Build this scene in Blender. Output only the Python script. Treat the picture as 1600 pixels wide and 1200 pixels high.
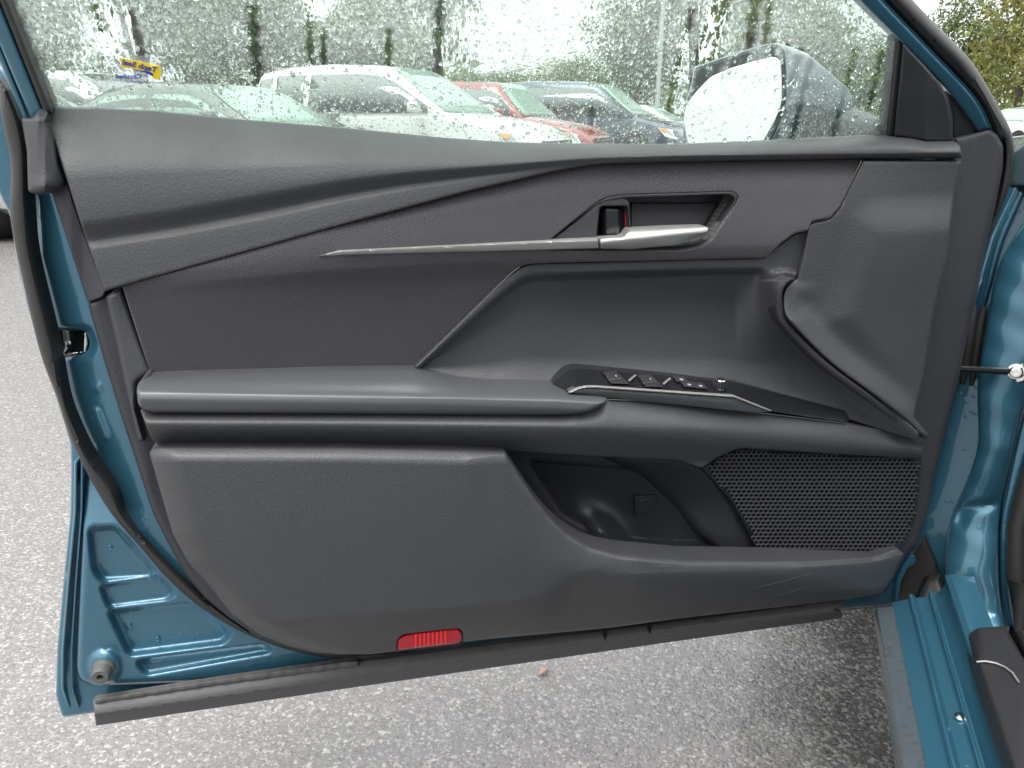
import bpy, math, random
import numpy as np
from mathutils import Vector, Matrix
from mathutils.geometry import delaunay_2d_cdt

for _o in list(bpy.data.objects):
    bpy.data.objects.remove(_o)
random.seed(7)
RNG = np.random.default_rng(11)
SC = bpy.context.scene
COL = SC.collection
R = math.radians

# ------------------------------------------------------------------ camera
FPX, HC, YH = 1180.0, 0.98, 188.0          # focal length in photo pixels, eye height, horizon row
PITCH = math.atan((600.0 - YH) / FPX)
cam_d = bpy.data.cameras.new('camera')
cam = bpy.data.objects.new('camera', cam_d)
COL.objects.link(cam)
cam.location = (0, 0, HC)
cam.rotation_euler = (math.pi / 2 - PITCH, 0, 0)
cam_d.sensor_fit = 'HORIZONTAL'
cam_d.sensor_width = 36.0
cam_d.lens = 36.0 * FPX / 1600.0
cam_d.clip_start = 0.02
cam_d.clip_end = 2000
SC.camera = cam

# ------------------------------------------------------------------ overcast sky, soft sun, exposure
SUN_EL, SUN_AZ = R(72), R(-150)            # the sun behind the cloud, to the left and behind the viewer
wd = bpy.data.worlds.new('World')
SC.world = wd
wd.use_nodes = True
wn, wl = wd.node_tree.nodes, wd.node_tree.links
wn.clear()
sky = wn.new('ShaderNodeTexSky')
sky.sky_type = 'NISHITA'
sky.sun_disc = False
sky.sun_elevation = SUN_EL
sky.sun_rotation = SUN_AZ
sky.air_density = 1.0
sky.dust_density = 6.0
hs = wn.new('ShaderNodeHueSaturation')
hs.inputs['Saturation'].default_value = 0.10
mixc = wn.new('ShaderNodeMix'); mixc.data_type = 'RGBA'
mixc.inputs[0].default_value = 0.82
# overcast cloud deck: zenith three times the horizon (standard overcast luminance)
wtc = wn.new('ShaderNodeTexCoord'); wsep = wn.new('ShaderNodeSeparateXYZ')
wl.new(wtc.outputs['Generated'], wsep.inputs[0])
wmx = wn.new('ShaderNodeMath'); wmx.operation = 'MAXIMUM'; wmx.inputs[1].default_value = 0.0
wl.new(wsep.outputs[2], wmx.inputs[0])
wma = wn.new('ShaderNodeMath'); wma.operation = 'MULTIPLY_ADD'; wma.inputs[1].default_value = 2.0 / 3.0; wma.inputs[2].default_value = 1.0 / 3.0
wl.new(wmx.outputs[0], wma.inputs[0])
wsc = wn.new('ShaderNodeVectorMath'); wsc.operation = 'SCALE'; wsc.inputs[0].default_value = (13.4, 13.5, 13.6)
wl.new(wma.outputs[0], wsc.inputs['Scale'])
wl.new(wsc.outputs[0], mixc.inputs[7])
bg = wn.new('ShaderNodeBackground')
bg.inputs['Strength'].default_value = 0.12
wo = wn.new('ShaderNodeOutputWorld')
wl.new(sky.outputs[0], hs.inputs['Color'])
wl.new(hs.outputs[0], mixc.inputs[6])
wl.new(mixc.outputs[2], bg.inputs['Color'])
wl.new(bg.outputs[0], wo.inputs['Surface'])
sun_d = bpy.data.lights.new('sun', 'SUN')
sun_d.energy = 1.5
sun_d.angle = R(40)
sun_d.color = (1.0, 0.97, 0.93)
sun = bpy.data.objects.new('sun', sun_d)
COL.objects.link(sun)
_sd = Vector((math.sin(SUN_AZ) * math.cos(SUN_EL), math.cos(SUN_AZ) * math.cos(SUN_EL), math.sin(SUN_EL)))
sun.rotation_euler = (-_sd).to_track_quat('-Z', 'Y').to_euler()
sun.location = (-3, -3, 8)
SC.view_settings.view_transform = 'Standard'
SC.view_settings.look = 'None'
SC.view_settings.exposure = 1.25
SC.view_settings.gamma = 1.0
SC.view_settings.use_curve_mapping = False
SC.render.engine = 'CYCLES'
SC.cycles.use_denoising = True
SC.cycles.max_bounces = 10
SC.cycles.transparent_max_bounces = 16
SC.cycles.transmission_bounces = 8
SC.cycles.glossy_bounces = 4
SC.cycles.diffuse_bounces = 3
SC.cycles.sample_clamp_indirect = 6.0

# ------------------------------------------------------------------ helpers: pixels of the photo -> points of the place
CAMP = np.array([0.0, 0.0, HC])
CP, SP_ = math.cos(PITCH), math.sin(PITCH)

def rays(px, py):
    a = (np.asarray(px, float) - 800.0) / FPX
    b = (600.0 - np.asarray(py, float)) / FPX
    return np.stack([a, CP + b * SP_, -SP_ + b * CP], -1)

class Frame:
    """a plane of the place; world(px, py, w) is the point seen at a pixel, w metres in front of that plane"""
    def __init__(s, p0, n):
        s.p0 = np.array(p0, float)
        n = np.array(n, float)
        s.n = n / np.linalg.norm(n)
    def world(s, px, py, w):
        r = rays(px, py)
        t = (np.asarray(w, float) - (CAMP - s.p0) @ s.n) / (r @ s.n)
        return CAMP + t[..., None] * r

def at_z(px, py, z):
    r = rays(px, py)
    t = (z - HC) / r[..., 2]
    return CAMP + t[..., None] * r

def I(pts):
    xs = np.array([p[0] for p in pts], float)
    ys = np.array([p[1] for p in pts], float)
    return lambda x: np.interp(x, xs, ys)

def IS(pts, sg=28.0):
    """a flowing line through points"""
    f = I(pts)
    xs = np.arange(-200.0, 1900.0, 4.0)
    k = np.exp(-0.5 * (np.arange(-3 * sg, 3 * sg + 1, 4.0) / sg)**2); k /= k.sum()
    e = len(k) // 2
    raw = f(xs)
    # keep straight ends straight
    raw_p = np.concatenate([np.full(e, raw[0]), raw, np.full(e, raw[-1])])
    ys = np.convolve(raw_p, k, 'valid')[:len(xs)]
    return lambda x: np.interp(x, xs, ys)

def fn(v):
    if callable(v):
        return v
    if isinstance(v, (list, tuple)):
        return I(v)
    return lambda x: np.full_like(np.asarray(x, float), float(v))

def rows(*rw):
    """surface depth from rows running across the door: each row is (height line, depth)"""
    R_ = [(fn(a), fn(b)) for a, b in rw]
    def f(x, y):
        Y = np.stack([a(x) for a, b in R_])
        Wd = np.stack([b(x) for a, b in R_])
        for k in range(1, len(Y)):
            Y[k] = np.maximum(Y[k], Y[k - 1] + 0.8)
        m = (Wd[1:] - Wd[:-1]) / (Y[1:] - Y[:-1])
        dv = np.zeros_like(Y)
        if len(Y) > 2:
            a, b = m[:-1], m[1:]
            same = (a * b) > 0
            dv[1:-1] = np.where(same, 2 * a * b / np.where(same, a + b, 1), 0)
        dv[0], dv[-1] = m[0], m[-1]
        yc = np.clip(y, Y[0], Y[-1])
        out = Wd[0].copy()
        for k in range(len(Y) - 1):
            s = (yc >= Y[k]) & (yc <= Y[k + 1])
            h = Y[k + 1] - Y[k]
            t = np.clip((yc - Y[k]) / h, 0, 1)
            v = ((2*t**3 - 3*t*t + 1) * Wd[k] + (t**3 - 2*t*t + t) * h * dv[k]
                 + (-2*t**3 + 3*t*t) * Wd[k + 1] + (t**3 - t*t) * h * dv[k + 1])
            out = np.where(s, v, out)
        return out
    f.lines = [a for a, b in R_]
    return f

def fillet(pts, r=4.0):
    out, n = [], len(pts)
    for i in range(n):
        p = np.array(pts[i][:2], float)
        rr = pts[i][2] if len(pts[i]) > 2 else r
        a, b = np.array(pts[i - 1][:2], float), np.array(pts[(i + 1) % n][:2], float)
        la, lb = np.linalg.norm(a - p), np.linalg.norm(b - p)
        rr = min(rr, la * 0.45, lb * 0.45)
        if rr < 0.3:
            out.append(p); continue
        s, e = p + (a - p) / la * rr, p + (b - p) / lb * rr
        for t in (0, 0.33, 0.67, 1):
            out.append((1 - t)**2 * s + 2 * t * (1 - t) * p + t * t * e)
    return np.array(out)

def spline(pts, k=6):
    p = [np.array(q, float) for q in pts]
    out = []
    for i in range(len(p) - 1):
        p0, p1, p2, p3 = p[max(i - 1, 0)], p[i], p[i + 1], p[min(i + 2, len(p) - 1)]
        for j in range(k):
            t = j / k
            out.append(tuple(0.5 * (2*p1 + (p2 - p0)*t + (2*p0 - 5*p1 + 4*p2 - p3)*t*t + (3*p1 - p0 - 3*p2 + p3)*t**3)))
    out.append(tuple(p[-1]))
    return out

def resample(loop, s):
    out = []
    for i in range(len(loop)):
        a, b = loop[i], loop[(i + 1) % len(loop)]
        L = np.linalg.norm(b - a)
        if L < 1e-3:
            continue
        k = max(1, int(math.ceil(L / s)))
        for j in range(k):
            out.append(a + (b - a) * j / k)
    return np.array(out)

def inside(P, loop):
    x, y = P[:, 0], P[:, 1]
    c = np.zeros(len(P), bool)
    for i in range(len(loop)):
        x1, y1 = loop[i - 1]; x2, y2 = loop[i]
        if y1 == y2:
            continue
        m = (y1 > y) != (y2 > y)
        c ^= m & (x < (x2 - x1) * (y - y1) / (y2 - y1) + x1)
    return c

def seg_dist(P, loop, closed=True):
    """distance of points to a polyline"""
    A = np.asarray(loop, float)
    B = np.roll(A, -1, 0) if closed else A[1:]
    if not closed:
        A = A[:-1]
    AB = B - A
    q = np.maximum((AB * AB).sum(1), 1e-9)
    d = np.empty(len(P))
    for i in range(0, len(P), 2000):
        X = P[i:i + 2000, None, 0] - A[None, :, 0]
        Y = P[i:i + 2000, None, 1] - A[None, :, 1]
        t = np.clip((X * AB[:, 0] + Y * AB[:, 1]) / q, 0, 1)
        X -= t * AB[:, 0]; Y -= t * AB[:, 1]
        d[i:i + 2000] = np.sqrt((X * X + Y * Y).min(1))
    return d

def stamped(loop, depth, r):
    """a pressing in sheet metal: depth inside a polygon with a soft wall r wide"""
    lp = fillet(loop, 9)
    def f(P):
        d = seg_dist(P, lp)
        d = np.where(inside(P, lp), d, -d)
        t = np.clip(d / r * 0.5 + 0.5, 0, 1)
        return depth * (t * t * (3 - 2 * t))
    return f

def root_of(o):
    while o.parent:
        o = o.parent
    return o

def link(name, me, mat, parent):
    o = bpy.data.objects.new(name, me)
    COL.objects.link(o)
    if mat is not None:
        me.materials.append(mat)
    if parent is not None:
        o.parent = parent
    return o

def mesh(name, V, faces, mat, parent=None, smooth=True, sharp=38, world=True):
    V = np.asarray(V, float)
    if parent is not None and world:
        M = np.array(root_of(parent).matrix_basis.inverted())
        V = V @ M[:3, :3].T + M[:3, 3]
    me = bpy.data.meshes.new(name)
    me.from_pydata(V.tolist(), [], [tuple(int(i) for i in f) for f in faces])
    if smooth:
        me.polygons.foreach_set('use_smooth', [True] * len(me.polygons))
        me.set_sharp_from_angle(angle=R(sharp))
    me.update()
    return link(name, me, mat, parent)

def panel(name, fr, outline, depth, mat, parent, edge=(4, 0.003), th=0.01, sp=6, r=4, holes=(), extra=(), sharp=38, lines=()):
    """a moulded piece: outline seen in the photo, depth function, rolled edge, real thickness"""
    loop = resample(fillet(outline, r), sp)
    hl = [resample(fillet(h, r), sp) for h in holes]
    loops = [loop] + hl
    pts, edges = [], []
    for lp in loops:
        b = len(pts)
        pts += [tuple(p) for p in lp]
        edges += [(b + i, b + (i + 1) % len(lp)) for i in range(len(lp))]
    nb = len(pts)
    x0, y0 = loop.min(0); x1, y1 = loop.max(0)
    gx, gy = np.meshgrid(np.arange(x0, x1, sp), np.arange(y0, y1, sp * 0.87))
    gx[1::2] += sp * 0.5
    G = np.stack([gx.ravel(), gy.ravel()], 1)
    er, ed = edge
    def alldist(P):
        d = seg_dist(P, loop)
        for h in hl:
            d = np.minimum(d, seg_dist(P, h))
        return d
    def ok(P):
        m = inside(P, loop)
        for h in hl:
            m &= ~inside(P, h)
        return m
    G = G[ok(G)]
    G = G[alldist(G) > max(sp * 0.6, er * 1.05)] if len(G) else G
    extra_pts = [G]
    cand, need = [], []
    if er > 0:
        for fr_ in (0.12, 0.35, 0.65, 1.0):
            dd = er * fr_
            for lp in loops:
                t = np.roll(lp, -1, 0) - np.roll(lp, 1, 0)
                nn = np.stack([-t[:, 1], t[:, 0]], 1)
                nn /= np.maximum(np.linalg.norm(nn, axis=1), 1e-6)[:, None]
                area = 0.5 * np.sum(lp[:, 0] * np.roll(lp[:, 1], -1) - np.roll(lp[:, 0], -1) * lp[:, 1])
                sg = 1 if (area > 0) == (lp is loop) else -1
                cand.append(lp + sg * nn * dd); need.append(np.full(len(lp), dd * 0.93))
    if hasattr(depth, 'lines'):
        xs_ = np.arange(x0, x1, sp)
        for a_ in depth.lines:
            for dy in (-1.4, 0.0, 1.4):
                cand.append(np.stack([xs_, a_(xs_) + dy], 1)); need.append(np.full(len(xs_), max(0.8, er * 0.3)))
    for ln in lines:
        Q = resample(np.array(ln, float), sp)
        cand.append(Q); need.append(np.full(len(Q), 1.0))
    if cand:
        cand, need = np.concatenate(cand), np.concatenate(need)
        m_ = ok(cand); cand, need = cand[m_], need[m_]
        if len(cand):
            extra_pts.append(cand[alldist(cand) > need])
    allp = np.concatenate([np.array(pts)] + [e for e in extra_pts if len(e)])
    vo, eo, fo, ov, oe, of = delaunay_2d_cdt([Vector((float(p[0]), float(p[1]))) for p in allp], edges, [], 0, 1e-3)
    V2 = np.array([(v.x, v.y) for v in vo])
    tri = np.array([f for f in fo if len(f) == 3])
    cen = V2[tri].mean(1)
    tri = tri[ok(cen)]
    D = alldist(V2)
    w = depth(V2[:, 0], V2[:, 1]) if callable(depth) else np.full(len(V2), float(depth))
    for e in extra:
        w = w + e(V2)
    if er > 0:
        q = np.clip(1 - D / er, 0, 1)
        w = w - ed * (1 - np.sqrt(np.maximum(1 - q * q, 0)))
    Wp = fr.world(V2[:, 0], V2[:, 1], w)
    faces = [tuple(t[::-1]) for t in tri]
    # skirt
    inv = {}
    for k, lst in enumerate(ov):
        for i in lst:
            inv[i] = k
    verts = [Wp]
    n_ = len(Wp)
    b = 0
    for li, lp in enumerate(loops):
        idx = [inv[b + i] for i in range(len(lp))]
        b += len(lp)
        area = 0.5 * np.sum(lp[:, 0] * np.roll(lp[:, 1], -1) - np.roll(lp[:, 0], -1) * lp[:, 1])
        if (area < 0) != (li > 0):
            idx = idx[::-1]
        back = Wp[idx] - fr.n * th
        verts.append(back)
        m = len(idx)
        for i in range(m):
            j = (i + 1) % m
            if idx[i] != idx[j]:
                faces.append((idx[i], idx[j], n_ + j, n_ + i))
        n_ += m
    return mesh(name, np.concatenate(verts), faces, mat, parent, sharp=sharp)

def resample_open(p, s):
    out = []
    for i in range(len(p) - 1):
        L = np.linalg.norm(p[i + 1] - p[i])
        k = max(1, int(math.ceil(L / s)))
        for j in range(k):
            out.append(p[i] + (p[i + 1] - p[i]) * j / k)
    out.append(p[-1])
    return np.array(out)

def band(left, right):
    return list(left) + list(right)[::-1]

def tube(name, path, rad, mat, parent=None, seg=10, caps=True, flat=None):
    """a round bar along world points; rad may vary"""
    P = np.asarray(path, float)
    n = len(P)
    rr = np.full(n, rad) if np.isscalar(rad) else np.asarray(rad, float)
    V, F = [], []
    up = np.array([0.0, 0.0, 1.0])
    for i in range(n):
        t = P[min(i + 1, n - 1)] - P[max(i - 1, 0)]
        t /= np.linalg.norm(t)
        u = up if abs(t @ up) < 0.95 else np.array([1.0, 0, 0])
        a = np.cross(t, u); a /= np.linalg.norm(a)
        b_ = np.cross(a, t)
        for k in range(seg):
            q = 2 * math.pi * k / seg
            V.append(P[i] + rr[i] * (math.cos(q) * a + math.sin(q) * b_))
    for i in range(n - 1):
        for k in range(seg):
            F.append((i*seg + k, i*seg + (k+1) % seg, (i+1)*seg + (k+1) % seg, (i+1)*seg + k))
    if caps:
        F.append(tuple(range(seg))[::-1])
        F.append(tuple((n-1)*seg + k for k in range(seg)))
    return mesh(name, V, F, mat, parent)

def lathe(name, c, axis, prof, mat, parent=None, seg=20):
    """turned shape: prof = [(distance along axis, radius), ...]"""
    c, axis = np.array(c, float), np.array(axis, float)
    axis /= np.linalg.norm(axis)
    u = np.array([0, 0, 1.0]) if abs(axis[2]) < 0.9 else np.array([1.0, 0, 0])
    a = np.cross(axis, u); a /= np.linalg.norm(a)
    b_ = np.cross(axis, a)
    V, F = [], []
    for d, r_ in prof:
        for k in range(seg):
            q = 2 * math.pi * k / seg
            V.append(c + axis * d + r_ * (math.cos(q) * a + math.sin(q) * b_))
    for i in range(len(prof) - 1):
        for k in range(seg):
            F.append((i*seg + k, i*seg + (k+1) % seg, (i+1)*seg + (k+1) % seg, (i+1)*seg + k))
    F.append(tuple(range(seg))[::-1])
    F.append(tuple((len(prof)-1)*seg + k for k in range(seg)))
    return mesh(name, V, F, mat, parent)

def extrude(name, prof, origin, ax, ay, az, s0, s1, mat, parent=None, closed=True, sharp=30, steps=1):
    """a section (a, z) swept along ax from s0 to s1"""
    prof = np.array(prof, float)
    ss = np.linspace(s0, s1, steps + 1)
    V = []
    for s in ss:
        for a, z in prof:
            V.append(origin + ax * s + ay * a + az * z)
    n = len(prof)
    F = []
    for i in range(steps):
        for k in range(n if closed else n - 1):
            F.append((i*n + k, i*n + (k+1) % n, (i+1)*n + (k+1) % n, (i+1)*n + k))
    if closed:
        F.append(tuple(range(n))[::-1]); F.append(tuple(steps*n + k for k in range(n)))
    return mesh(name, V, F, mat, parent, sharp=sharp)

def boxes(name, items, mat, parent=None, world=True):
    """items = [(min xyz, max xyz)]"""
    V, F = [], []
    for a, b in items:
        o = len(V)
        for x in (a[0], b[0]):
            for y in (a[1], b[1]):
                for z in (a[2], b[2]):
                    V.append((x, y, z))
        F += [tuple(o + i for i in q) for q in ((0,1,3,2),(4,6,7,5),(0,4,5,1),(2,3,7,6),(0,2,6,4),(1,5,7,3))]
    return mesh(name, V, F, mat, parent, smooth=False, world=world)

def empty(name, loc, rz=0.0):
    o = bpy.data.objects.new(name, None)
    COL.objects.link(o)
    o.location = loc
    o.rotation_euler = (0, 0, rz)
    o.empty_display_size = 0.1
    o.matrix_basis = Matrix.Translation(Vector(loc)) @ Matrix.Rotation(rz, 4, 'Z')
    return o

def tag(o, label=None, cat=None, group=None, kind=None):
    if label: o['label'] = label
    if cat: o['category'] = cat
    if group: o['group'] = group
    if kind: o['kind'] = kind
    return o

# ------------------------------------------------------------------ materials
class NB:
    def __init__(s, name):
        s.m = bpy.data.materials.new(name)
        s.m.use_nodes = True
        s.t = s.m.node_tree
        s.p = s.t.nodes['Principled BSDF']
        s.out = s.t.nodes['Material Output']
        s.tc = s.t.nodes.new('ShaderNodeTexCoord')
    def node(s, typ, **kw):
        n = s.t.nodes.new(typ)
        for k, v in kw.items():
            if hasattr(n, k) and k not in n.inputs:
                setattr(n, k, v)
            else:
                n.inputs[k.replace('_', ' ')].default_value = v
        return n
    def link(s, a, b):
        s.t.links.new(a, b)
    def set(s, **kw):
        for k, v in kw.items():
            k = {'color': 'Base Color', 'rough': 'Roughness', 'metal': 'Metallic', 'spec': 'Specular IOR Level', 'coat': 'Coat Weight',
                 'coat_rough': 'Coat Roughness', 'trans': 'Transmission Weight', 'ior': 'IOR', 'alpha': 'Alpha', 'sheen': 'Sheen Weight',
                 'sheen_rough': 'Sheen Roughness', 'sub': 'Subsurface Weight'}[k]
            s.p.inputs[k].default_value = (*v, 1) if k == 'Base Color' else v
        return s
    def noise(s, scale, detail=3, rough=0.55, dim=None, co='Object'):
        n = s.node('ShaderNodeTexNoise', Scale=scale, Detail=detail, Roughness=rough)
        s.link(s.tc.outputs[co], n.inputs['Vector'])
        return n.outputs['Fac']
    def voro(s, scale, feature='F1', out='Distance', rand=1.0):
        n = s.node('ShaderNodeTexVoronoi', Scale=scale, feature=feature)
        n.inputs['Randomness'].default_value = rand
        s.link(s.tc.outputs['Object'], n.inputs['Vector'])
        return n.outputs[out]
    def ramp(s, fac, stops):
        n = s.node('ShaderNodeValToRGB')
        cr = n.color_ramp
        while len(cr.elements) < len(stops):
            cr.elements.new(0.5)
        for e, (p, c) in zip(cr.elements, stops):
            e.position = p
            e.color = (c, c, c, 1) if np.isscalar(c) else (*c, 1)
        s.link(fac, n.inputs[0])
        return n.outputs[0]
    def math(s, op, a, b=0.0):
        n = s.node('ShaderNodeMath', operation=op)
        for i, v in enumerate((a, b)):
            if isinstance(v, (int, float)):
                n.inputs[i].default_value = v
            else:
                s.link(v, n.inputs[i])
        return n.outputs[0]
    def mix(s, fac, a, b):
        n = s.node('ShaderNodeMix', data_type='RGBA')
        for i, v in ((0, fac), (6, a), (7, b)):
            if isinstance(v, (int, float)):
                n.inputs[i].default_value = v
            elif isinstance(v, tuple):
                n.inputs[i].default_value = (*v, 1)
            else:
                s.link(v, n.inputs[i])
        return n.outputs[2]
    def bump(s, h, dist, strength=1.0, prev=None):
        n = s.node('ShaderNodeBump', Strength=strength, Distance=dist)
        s.link(h, n.inputs['Height'])
        if prev is not None:
            s.link(prev, n.inputs['Normal'])
        s.link(n.outputs[0], s.p.inputs['Normal'])
        return n.outputs[0]
    def to(s, sock, key):
        s.link(sock, s.p.inputs[key])
        return s

def m_grain(name, col, rough, scale=330, depth=0.00035, spec=0.45, var=0.12):
    b = NB(name).set(color=col, rough=rough, spec=spec)
    v = b.voro(scale, 'SMOOTH_F1')
    n = b.noise(scale * 0.6, 2)
    h = b.math('ADD', v, b.math('MULTIPLY', n, 0.6))
    b.bump(h, depth)
    big = b.noise(9, 4)
    c = b.mix(big, tuple(x * (1 - var) for x in col), tuple(x * (1 + var) for x in col))
    c = b.mix(b.ramp(v, [(0.15, 0.0), (0.75, 0.45)]), c, tuple(x * 1.5 for x in col))
    b.to(c, 'Base Color')
    b.to(b.ramp(b.noise(14, 3), [(0.3, rough - 0.05), (0.7, rough + 0.06)]), 'Roughness')
    return b.m

def m_plain(name, col, rough=0.5, metal=0.0, spec=0.5, coat=0.0, nvar=0.1, nscale=20, bump=0.0, bscale=200):
    b = NB(name).set(color=col, rough=rough, metal=metal, spec=spec, coat=coat, coat_rough=0.04)
    n = b.noise(nscale, 4)
    b.to(b.mix(n, tuple(x * (1 - nvar) for x in col), tuple(min(1, x * (1 + nvar)) for x in col)), 'Base Color')
    b.to(b.ramp(n, [(0.25, max(0.02, rough * 0.8)), (0.75, min(1, rough * 1.2))]), 'Roughness')
    if bump:
        b.bump(b.noise(bscale, 3), bump)
    return b.m

def m_paint(name, col, flake=0.25, wet=True):
    """car paint under clear coat with a little rain on it"""
    b = NB(name).set(color=col, rough=0.38, metal=flake, coat=1.0, coat_rough=0.03, spec=0.5)
    n = b.noise(1500, 1)
    b.to(b.mix(n, tuple(x * 0.75 for x in col), tuple(min(1, x * 1.25) for x in col)), 'Base Color')
    if wet:
        v = b.voro(95, 'F1')
        pick = b.ramp(b.noise(23, 2), [(0.56, 0.0), (0.66, 1.0)])
        h = b.math('MULTIPLY', b.ramp(v, [(0.10, 1.0), (0.30, 0.0)]), pick)
        bn = b.node('ShaderNodeBump', Distance=0.0012, Strength=0.7)
        b.link(h, bn.inputs['Height'])
        b.link(bn.outputs[0], b.p.inputs['Coat Normal'])
    return b.m

M = {}
M['grain'] = m_grain('grained_charcoal_plastic', (0.042, 0.0435, 0.0465), 0.48, scale=540, depth=0.00026, spec=0.5)
M['soft'] = m_grain('soft_charcoal_trim', (0.039, 0.0405, 0.043), 0.54, scale=500, depth=0.00026, spec=0.5)
M['border'] = m_grain('border_plastic', (0.030, 0.031, 0.036), 0.55, scale=500, depth=0.00024)
M['pad'] = m_grain('armrest_vinyl', (0.064, 0.067, 0.071), 0.36, scale=1100, depth=0.00004, spec=0.6)
M['smooth'] = m_plain('smooth_charcoal', (0.033, 0.034, 0.0375), 0.5, bump=0.00010, bscale=900)
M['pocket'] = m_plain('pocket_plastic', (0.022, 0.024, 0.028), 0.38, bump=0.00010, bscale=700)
M['gloss'] = m_plain('piano_black', (0.012, 0.013, 0.015), 0.22, spec=0.5)
M['button'] = m_plain('switch_plastic', (0.03, 0.03, 0.033), 0.42)
M['black'] = m_plain('black_void', (0.008, 0.008, 0.009), 0.7, spec=0.2)
M['rubber'] = m_plain('seal_rubber', (0.024, 0.023, 0.023), 0.55, bump=0.0003, bscale=60)
M['rubber_grey'] = m_plain('dusty_rubber', (0.085, 0.083, 0.083), 0.62, nvar=0.35, nscale=60, bump=0.0006, bscale=140)
M['satin'] = m_plain('satin_silver', (0.46, 0.45, 0.43), 0.36, metal=0.62, nvar=0.04, bump=0.00004, bscale=1200)
M['satin_dark'] = m_plain('satin_grey', (0.16, 0.17, 0.165), 0.35, metal=0.6, nvar=0.05)
M['chrome'] = m_plain('bright_steel', (0.72, 0.72, 0.70), 0.16, metal=1.0, nvar=0.05)
M['white_mark'] = m_plain('white_print', (0.38, 0.38, 0.38), 0.5)
M['red_lens'] = m_plain('red_lens', (0.46, 0.004, 0.018), 0.30, spec=0.35)
M['red_rib'] = m_plain('red_prism', (0.80, 0.006, 0.016), 0.2, spec=0.5)
M['red_mark'] = m_plain('red_paint_mark', (0.42, 0.02, 0.03), 0.45)
M['paint'] = m_paint('teal_paint', (0.038, 0.138, 0.205), 0.52)
M['sticker_y'] = m_plain('yellow_film', (0.82, 0.62, 0.015), 0.5)
M['sticker_b'] = m_plain('blue_print', (0.015, 0.03, 0.40), 0.5)
M['etch'] = m_plain('glass_etching', (0.03, 0.035, 0.033), 0.7)
M['dark_trim'] = m_grain('dark_trim', (0.016, 0.016, 0.018), 0.5, scale=900, depth=0.00006)

# woven cloth
b = NB('woven_cloth').set(rough=0.85, spec=0.2, sheen=0.25, sheen_rough=0.5)
mp = b.node('ShaderNodeMapping'); b.link(b.tc.outputs['Object'], mp.inputs['Vector'])
mp.inputs['Rotation'].default_value = (0, R(35), 0)
w1 = b.node('ShaderNodeTexWave', Scale=175.0, bands_direction='X'); b.link(mp.outputs[0], w1.inputs['Vector'])
w2 = b.node('ShaderNodeTexWave', Scale=175.0, bands_direction='Z'); b.link(mp.outputs[0], w2.inputs['Vector'])
for w_ in (w1, w2):
    w_.inputs['Distortion'].default_value = 0.3
h = b.math('MULTIPLY', w1.outputs['Fac'], w2.outputs['Fac'])
b.bump(h, 0.0008, 0.9)
fl = b.noise(7, 4)
c0 = b.mix(fl, (0.027, 0.026, 0.030), (0.041, 0.039, 0.044))
b.to(b.mix(h, c0, (0.130, 0.121, 0.132)), 'Base Color')
M['cloth'] = b.m
# ------------------------------------------------------------------ ground
b = NB('wet_asphalt').set(spec=0.5)
big = b.noise(0.9, 4)
dn_ = b.node('ShaderNodeTexNoise', Scale=140.0, Detail=2.0); b.link(b.tc.outputs['Object'], dn_.inputs['Vector'])
dv_ = b.node('ShaderNodeVectorMath', operation='MULTIPLY_ADD'); dv_.inputs[1].default_value = (0.010, 0.010, 0.0); b.link(dn_.outputs['Color'], dv_.inputs[0]); b.link(b.tc.outputs['Object'], dv_.inputs[2])
vc = b.node('ShaderNodeTexVoronoi', Scale=165.0); b.link(dv_.outputs[0], vc.inputs['Vector'])
v1 = vc.outputs['Distance']
vs = b.node('ShaderNodeTexVoronoi', Scale=300.0); b.link(dv_.outputs[0], vs.inputs['Vector'])
sep2 = b.node('ShaderNodeSeparateColor'); b.link(vs.outputs['Color'], sep2.inputs[0])
sepc = b.node('ShaderNodeSeparateColor'); b.link(vc.outputs['Color'], sepc.inputs[0])
stone = b.ramp(sepc.outputs[0], [(0.0, (0.120, 0.117, 0.114)), (0.55, (0.149, 0.143, 0.140)), (0.80, (0.180, 0.175, 0.169)), (0.93, (0.288, 0.280, 0.271)), (1.0, (0.400, 0.386, 0.376))])
edge_ = b.ramp(v1, [(0.35, 0.0), (0.75, 0.6)])
base = b.mix(edge_, stone, (0.108, 0.105, 0.102))
fine = b.noise(520, 3)
base = b.mix(b.math('MULTIPLY', fine, 0.4), base, (0.193, 0.187, 0.182))
base = b.mix(b.ramp(sep2.outputs[0], [(0.86, 0.0), (0.95, 0.6)]), base, (0.370, 0.354, 0.344))
base = b.mix(b.ramp(sep2.outputs[1], [(0.88, 0.0), (0.95, 0.4)]), base, (0.072, 0.068, 0.068))
base = b.mix(b.ramp(big, [(0.35, 0.0), (0.75, 0.35)]), base, (0.152, 0.140, 0.140))
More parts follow.
